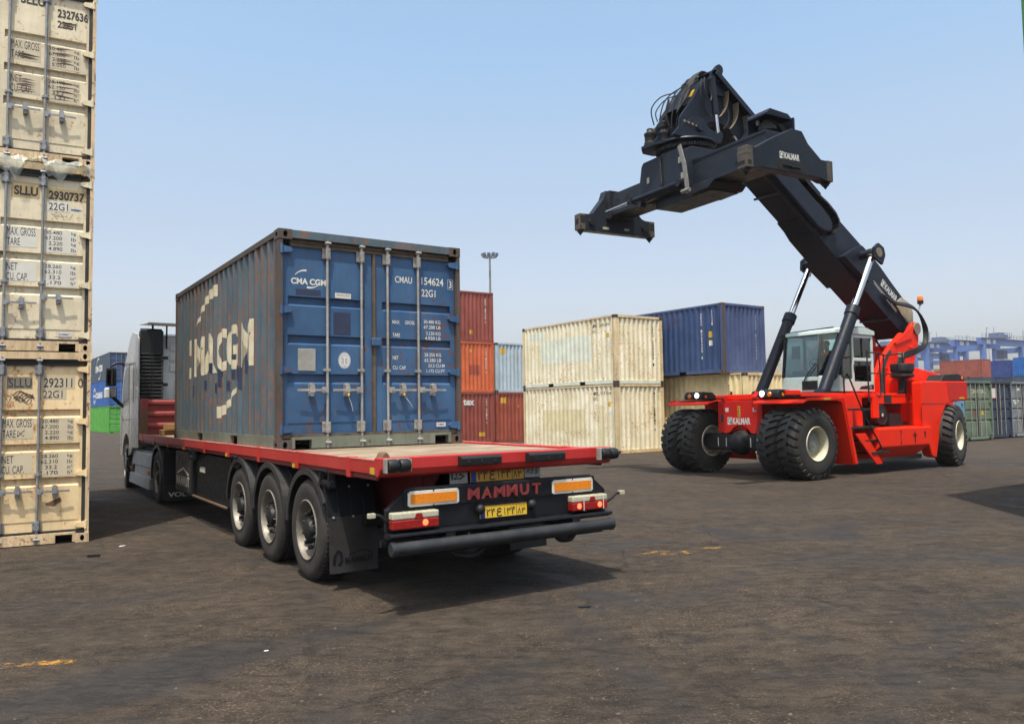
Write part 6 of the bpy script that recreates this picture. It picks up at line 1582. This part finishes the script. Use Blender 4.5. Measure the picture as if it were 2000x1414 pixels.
kalmar(ne,(3.033,-.32,6.635),(0,1,0),(0,0,1),(1,0,0),.13,'beam_lettering')
# slewing ring and motors
RC=(-.12,.02)
b=mb(m_boomdk)
b.lathe([(.40,7.60),(.56,7.61),(.57,7.68),(.66,7.69),(.66,7.78),(.60,7.80)],(*RC,0),'z',56)
for k in range(60):
    a=2*math.pi*k/60; b.cbox((RC[0]+.67*math.cos(a),RC[1]+.67*math.sin(a),7.735),.03,.03,.08)
for k in range(26):
    a=2*math.pi*k/26; b.cyl((RC[0]+.57*math.cos(a),RC[1]+.57*math.sin(a),7.61),(RC[0]+.57*math.cos(a),RC[1]+.57*math.sin(a),7.585),.022,6)
b.mat(m_boom); b.lathe([(.002,7.90),(.60,7.90),(.72,7.88),(.735,7.85),(.72,7.82),(.4,7.815)],(*RC,0),'z',48)
b.prism([(-.95,-.30),(-.92,-.62),(-.66,-.86),(-.30,-.80),(.2,-.62),(.2,.3),(-.7,.35)],'z',7.832,7.895)
b.build('slewing_ring',SPR,smooth=30)
for x,y,hh in((-.62,-.62,.46),(-.42,-.36,.62)):
    b=mb(m_boomdk); b.lathe([(.15,7.90),(.15,8.00),(.13,8.02),(.13,8.16),(.145,8.18),(.145,8.23),(.10,8.26),(.08,8.30),(.08,8.30+hh-.42),(.05,8.32+hh-.42),(.002,8.32+hh-.42)],(x,y,0),'z',22)
    if hh>.6: b.box(x-.10,x+.10,y-.10,y+.10,8.36,8.46)
    b.build('slewing_motor',SPR,smooth=40)
b=mb(m_boom)
for yy in(-.36,.46):
    pass
for xx in(.33,-.42): b.prism([(-.75,7.90),(-.55,8.12),(-.48,8.16),(-.1,8.42),(.15,8.42),(.35,8.2),(.60,8.12),(.72,8.2),(.78,8.10),(.70,7.90)],'x',xx-.035,xx+.035)
b.cyl((-.50,.05,8.20),(.42,.05,8.20),.11,18)
b.mat(m_ribs)
for k in range(5): b.cyl((.37,-.42+.12*k,8.25-.02*k),(.40,-.42+.12*k,8.25-.02*k),.03,8)
b.build('rotator_yoke',SPR,smooth=40)
# damping block housing with motor above the near end
b=mb(m_boom); b.box(2.10,2.15,-.26,.45,7.27,7.74); b.prism([(-.26,7.70),(-.16,7.80),(.36,7.76),(.46,7.68),(.46,7.64),(-.26,7.66)],'x',2.06,2.68); b.box(2.05,2.70,.48,.53,7.27,7.70); b.build('lock_motor_housing',SPR,bevel=.01)
b=mb(m_boomdk); b.lathe([(.17,7.28),(.17,7.36),(.14,7.38),(.19,7.42),(.19,7.50),(.15,7.52),(.15,7.58),(.10,7.60),(.10,7.70),(.002,7.71)],(2.42,.02,0),'z',22)
b.mat(m_bar); b.cyl((2.30,-.12,7.55),(2.30,-.12,7.66),.04,10); b.mat(m_blk)
for k in range(4): b.tube([(2.5,.1+.03*k,7.6),(2.6,.2+.04*k,7.5),(2.62,.28+.03*k,7.30)],.012,6)
b.build('lock_motor',SPR,smooth=40)
b=mb(m_boomdk); b.tube([(1.2,.2,7.27),(1.3,.1,7.52),(1.5,.0,7.58),(1.65,.02,7.28)],.03,7); b.box(1.1,1.8,-.1,.3,7.272,7.30); b.build('hose_loop',SPR,smooth=50)

# ------------------------------------------------------------------ light mast
mp=(-3.62,137.0)
LM=tag(empty('light_mast',(mp[0],mp[1],0)),'tall slim grey light mast with a ring of floodlights','light mast')
b=mb(m_mast); b.lathe([(.30,0),(.28,8),(.22,18),(.16,28.2)],(0,0,0),'z',16); b.build('pole',LM,smooth=40)
b=mb(m_mast); b.lathe([(1.22,28.30),(1.26,28.34),(1.26,28.42),(1.22,28.46),(1.18,28.42),(1.18,28.34),(1.22,28.30)],(0,0,0),'z',28)
for k in range(6): 
    a=2*math.pi*k/6; b.obox((0,0,28.4),(1.2*math.cos(a),1.2*math.sin(a),28.4),.08,.08)
b.cyl((0,0,28.2),(0,0,29.1),.10,8); b.lathe([(.02,29.1),(.3,28.9),(.3,28.8)],(0,0,0),'z',12); b.build('head_ring',LM)
fl0=None
for k in range(10):
    a=2*math.pi*k/10+.2
    b=mb(m_craned); b.prism([(-.10,28.42),(.12,28.46),(.36,28.80),(.30,28.98),(.05,28.92)],'y',-.26,.26)
    o=b.build('floodlight',LM) if fl0 is None else link(fl0.copy())
    if fl0 is None:
        fl0=o
        bb=mb(m_lamp); bb.prism([(.13,28.46),(.15,28.46),(.385,28.80),(.365,28.80)],'y',-.22,.22); g_=bb.build('lamp_glass',o)
    else:
        g2=link(g_.copy()); g2.parent=o; o.parent=LM
    o.location=(1.2*math.cos(a),1.2*math.sin(a),0); o.rotation_euler=(0,0,a)

# ------------------------------------------------------------------ gantry cranes
def gantry(x,y,yaw,label,sp=23.5,wb=7.5,Hh=20.0,trol=.45):
    r=tag(empty('gantry_crane',(x,y,0),yaw),label,'gantry crane','blue gantry cranes behind the yard')
    for u in(0,sp):
        for v in(0,wb):
            b=mb(m_crane); b.box(u-.6,u+.6,v-.65,v+.65,1.6,Hh-1.9); b.build('leg',r)
        b=mb(m_crane); b.box(u-.55,u+.55,.65,wb-.65,Hh-3.6,Hh-2.0); b.build('portal_beam',r)
        b=mb(m_crane); b.box(u-.5,u+.5,-1.5,wb+1.5,1.0,1.6); b.build('sill_beam',r)
        for v in(-1,wb+1):
            b=mb(m_blk); b.cyl((u-.35,v,.75),(u+.35,v,.75),.75,14); b.build('wheel',r,smooth=40)
    for v in(0,wb):
        b=mb(m_crane); b.box(-2.0,sp+2.2,v-.55,v+.55,Hh-1.9,Hh); b.build('girder',r)
        b=mb(m_craned)
        for k in range(14): b.box(-2+k*2.1,-1.92+k*2.1,v-.9,v-.82,Hh,Hh+1.1)
        for z in(.55,1.1): b.box(-2,sp+2.2,v-.89,v-.83,Hh+z-.04,Hh+z+.04)
        b.box(-2,sp+2.2,v-1.0,v-.55,Hh-.1,Hh); b.build('walkway_railing',r)
        b=mb(m_cranew); b.box(1.2,3.4,v-.56,v-.55,Hh-1.6,Hh-.3); b.box(5.0,6.6,v-.56,v-.55,Hh-1.5,Hh-.4); b.build('sign_panel',r)
    t=sp*trol
    b=mb(m_craned); b.box(t-3,t+3.5,.2,wb-.2,Hh+.5,Hh+.9); b.box(t-1.8,t+1.5,1.2,4.2,Hh+.9,Hh+2.2); b.box(t+2,t+3.2,1,6,Hh+.9,Hh+1.7)
    for k in range(6): b.box(t-3+k*1.25,t-2.92+k*1.25,.0,.1,Hh+.9,Hh+2.0)
    b.box(t-3,t+3.4,0,.1,Hh+1.95,Hh+2.05); b.cyl((t-1,3,Hh+2.2),(t-1,3,Hh+4.0),.07,6)
    tr=b.build('trolley',r)
    b=mb(m_craned); b.box(t+1.2,t+3.4,1.5,3.6,Hh-5.6,Hh-3.0); b.mat(m_cranew); b.box(t+.8,t+3.8,1.2,3.9,Hh-5.9,Hh-5.6); b.build('operator_cabin',tr)
    b=mb(m_farred); b.box(t-1.4,t+1.2,-.2,wb+.2,Hh-9.2,Hh-8.6); b.mat(m_yellow); b.box(t-.6,t+.4,2.5,4.5,Hh-8.6,Hh-7.8); b.mat(m_craned)
    for du,dv in((-.8,1.5),(.8,1.5),(-.8,5.5),(.8,5.5)): b.cyl((t+du,dv,Hh-8.0),(t+du,dv,Hh+.5),.05,5)
    b.build('spreader',tr)
    b=mb(m_mast)
    for u in(.6,sp-.5): b.tube([(u,-.9,Hh),(u,-.9,Hh+2.6),(u+.3,-.9,Hh+2.9),(u+1,-.9,Hh+2.8)],.09,6)
    b.build('lamp_post',r)
    return r
gantry(135.4,226,GY,'nearest blue gantry crane standing behind the terracotta container',trol=.62)
gantry(126.3,239.6,GY,'blue gantry crane second in line, left of the nearest one',trol=.55)
gantry(139,272,GY,'hazy blue gantry crane furthest back, low behind the red hood',Hh=19,trol=.5)
gantry(117.0,253.5,GY,'blue gantry crane third in line, mostly hidden by the red tower',trol=.5)

# ------------------------------------------------------------------ ground details
tag(ground_patch('paint_mark','worn yellow paint mark on the asphalt left of the foreground','paint mark',blob(-3.36,5.60,.28,.06,.15),m_worn),None,None)
ground_patch('paint_mark','worn yellow paint mark furthest right, between the two machines','paint mark',blob(2.50,9.72,.34,.12,.15),m_worn,.004)
ground_patch('paint_mark','worn yellow paint mark right of the trailer bumper, the nearer one','paint mark',blob(1.80,9.36,.40,.13,.15),m_worn,.0045)
def litter(name,label,cat,x,y,m,sx,sy,sz,rz):
    b=mb(m); n=7; pts=[(math.cos(2*math.pi*k/n)*sx*random.uniform(.6,1.1),math.sin(2*math.pi*k/n)*sy*random.uniform(.6,1.1)) for k in range(n)]
    b.prism(pts,'z',.002,sz); o=b.build(name); o.location=(x,y,0); o.rotation_euler=(0,0,rz); tag(o,label,cat)
litter('rubber_scrap','black rubber scrap lying in front of the cream container stack','rubber scrap',-5.13,9.73,m_blk,.10,.05,.03,.4)
litter('paper_scrap','small white paper scrap on bare asphalt near the dark oil stain','paper scrap',-1.81,5.81,m_sticker,.025,.012,.005,.2)
litter('paper_scrap','pale paper scrap right of the cream stack corner','paper scrap',-5.15,10.45,m_sticker,.05,.03,.01,1.0)
litter('dark_stone','dark flat stone on the asphalt right of the trailer shadow','stone',.60,6.93,m_blk,.06,.035,.012,.3)
gr=random.Random(11); b=mb(plain('grit_stone',(.10,.08,.06),.9,0,.5,40,0))
for k in range(520):
    y=3.3+9.5*gr.random()**1.6; x=(gr.random()*2-1)*(1.5+y*.62); r=.0035+.010*gr.random()**3; a0=gr.random()*6
    n=5; lo=[b.v((x+r*1.25*math.cos(a0+2*math.pi*i/n)*gr.uniform(.7,1.2),y+r*math.sin(a0+2*math.pi*i/n)*gr.uniform(.7,1.2),.0)) for i in range(n)]
    top=b.v((x+gr.uniform(-.3,.3)*r,y,r*gr.uniform(.6,1.1)))
    for i in range(n): b.f([lo[i],lo[(i+1)%n],top])
tag(b.build('grit'),kind='stuff')

# pieces that can be told apart become parts of their own
SPLIT={'slot','anti_slip_mat','cab_pillar','hose_clamp','door_sticker','plaque','boom_stripe','side_gasket','dark_decal','marker_reflector','reflector','seal_tag','seal_strap','sticker','air_hose','paint_patch','work_lamp','corner_block','tie_strap','clip','lamp','end_sticker','repaint_patch','warning_triangle','pressed_panel','navy_overpaint'}
def split_islands(o):
    me=o.data; n=len(me.vertices); par=list(range(n))
    def find(x):
        while par[x]!=x: par[x]=par[par[x]]; x=par[x]
        return x
    for e in me.edges: par[find(e.vertices[0])]=find(e.vertices[1])
    isl={}
    for p in me.polygons: isl.setdefault(find(p.vertices[0]),[]).append(p)
    if len(isl)<2 or len(isl)>60: return
    nm=o.name.split('.')[0]
    for k,ps in enumerate(isl.values()):
        ids=sorted({v for p in ps for v in p.vertices}); mp_={v:i for i,v in enumerate(ids)}
        m2=bpy.data.meshes.new(nm); m2.from_pydata([me.vertices[v].co[:] for v in ids],[],[[mp_[v] for v in p.vertices] for p in ps])
        for mt in me.materials: m2.materials.append(mt)
        for a_,b_ in zip(m2.polygons,ps): a_.material_index=b_.material_index; a_.use_smooth=b_.use_smooth
        q=o.copy(); q.data=m2; link(q)
    bpy.data.objects.remove(o)
for o in [o for o in bpy.data.objects if o.type=='MESH' and o.name.split('.')[0] in SPLIT and not o.children]: split_islands(o)

# ------------------------------------------------------------------ haze
b=MB(); t=NT('haze_air'); pv=t.n('ShaderNodeVolumePrincipled'); pv.inputs['Color'].default_value=(.90,.93,1,1); pv.inputs['Density'].default_value=.0003; pv.inputs['Anisotropy'].default_value=.1
t.t.links.new(pv.outputs[0],t.out.inputs['Volume'])
b.mat(t.m); b.box(-S_-5,S_+5,-125,S_+5,-1,34); tag(b.build('haze'),kind='stuff')
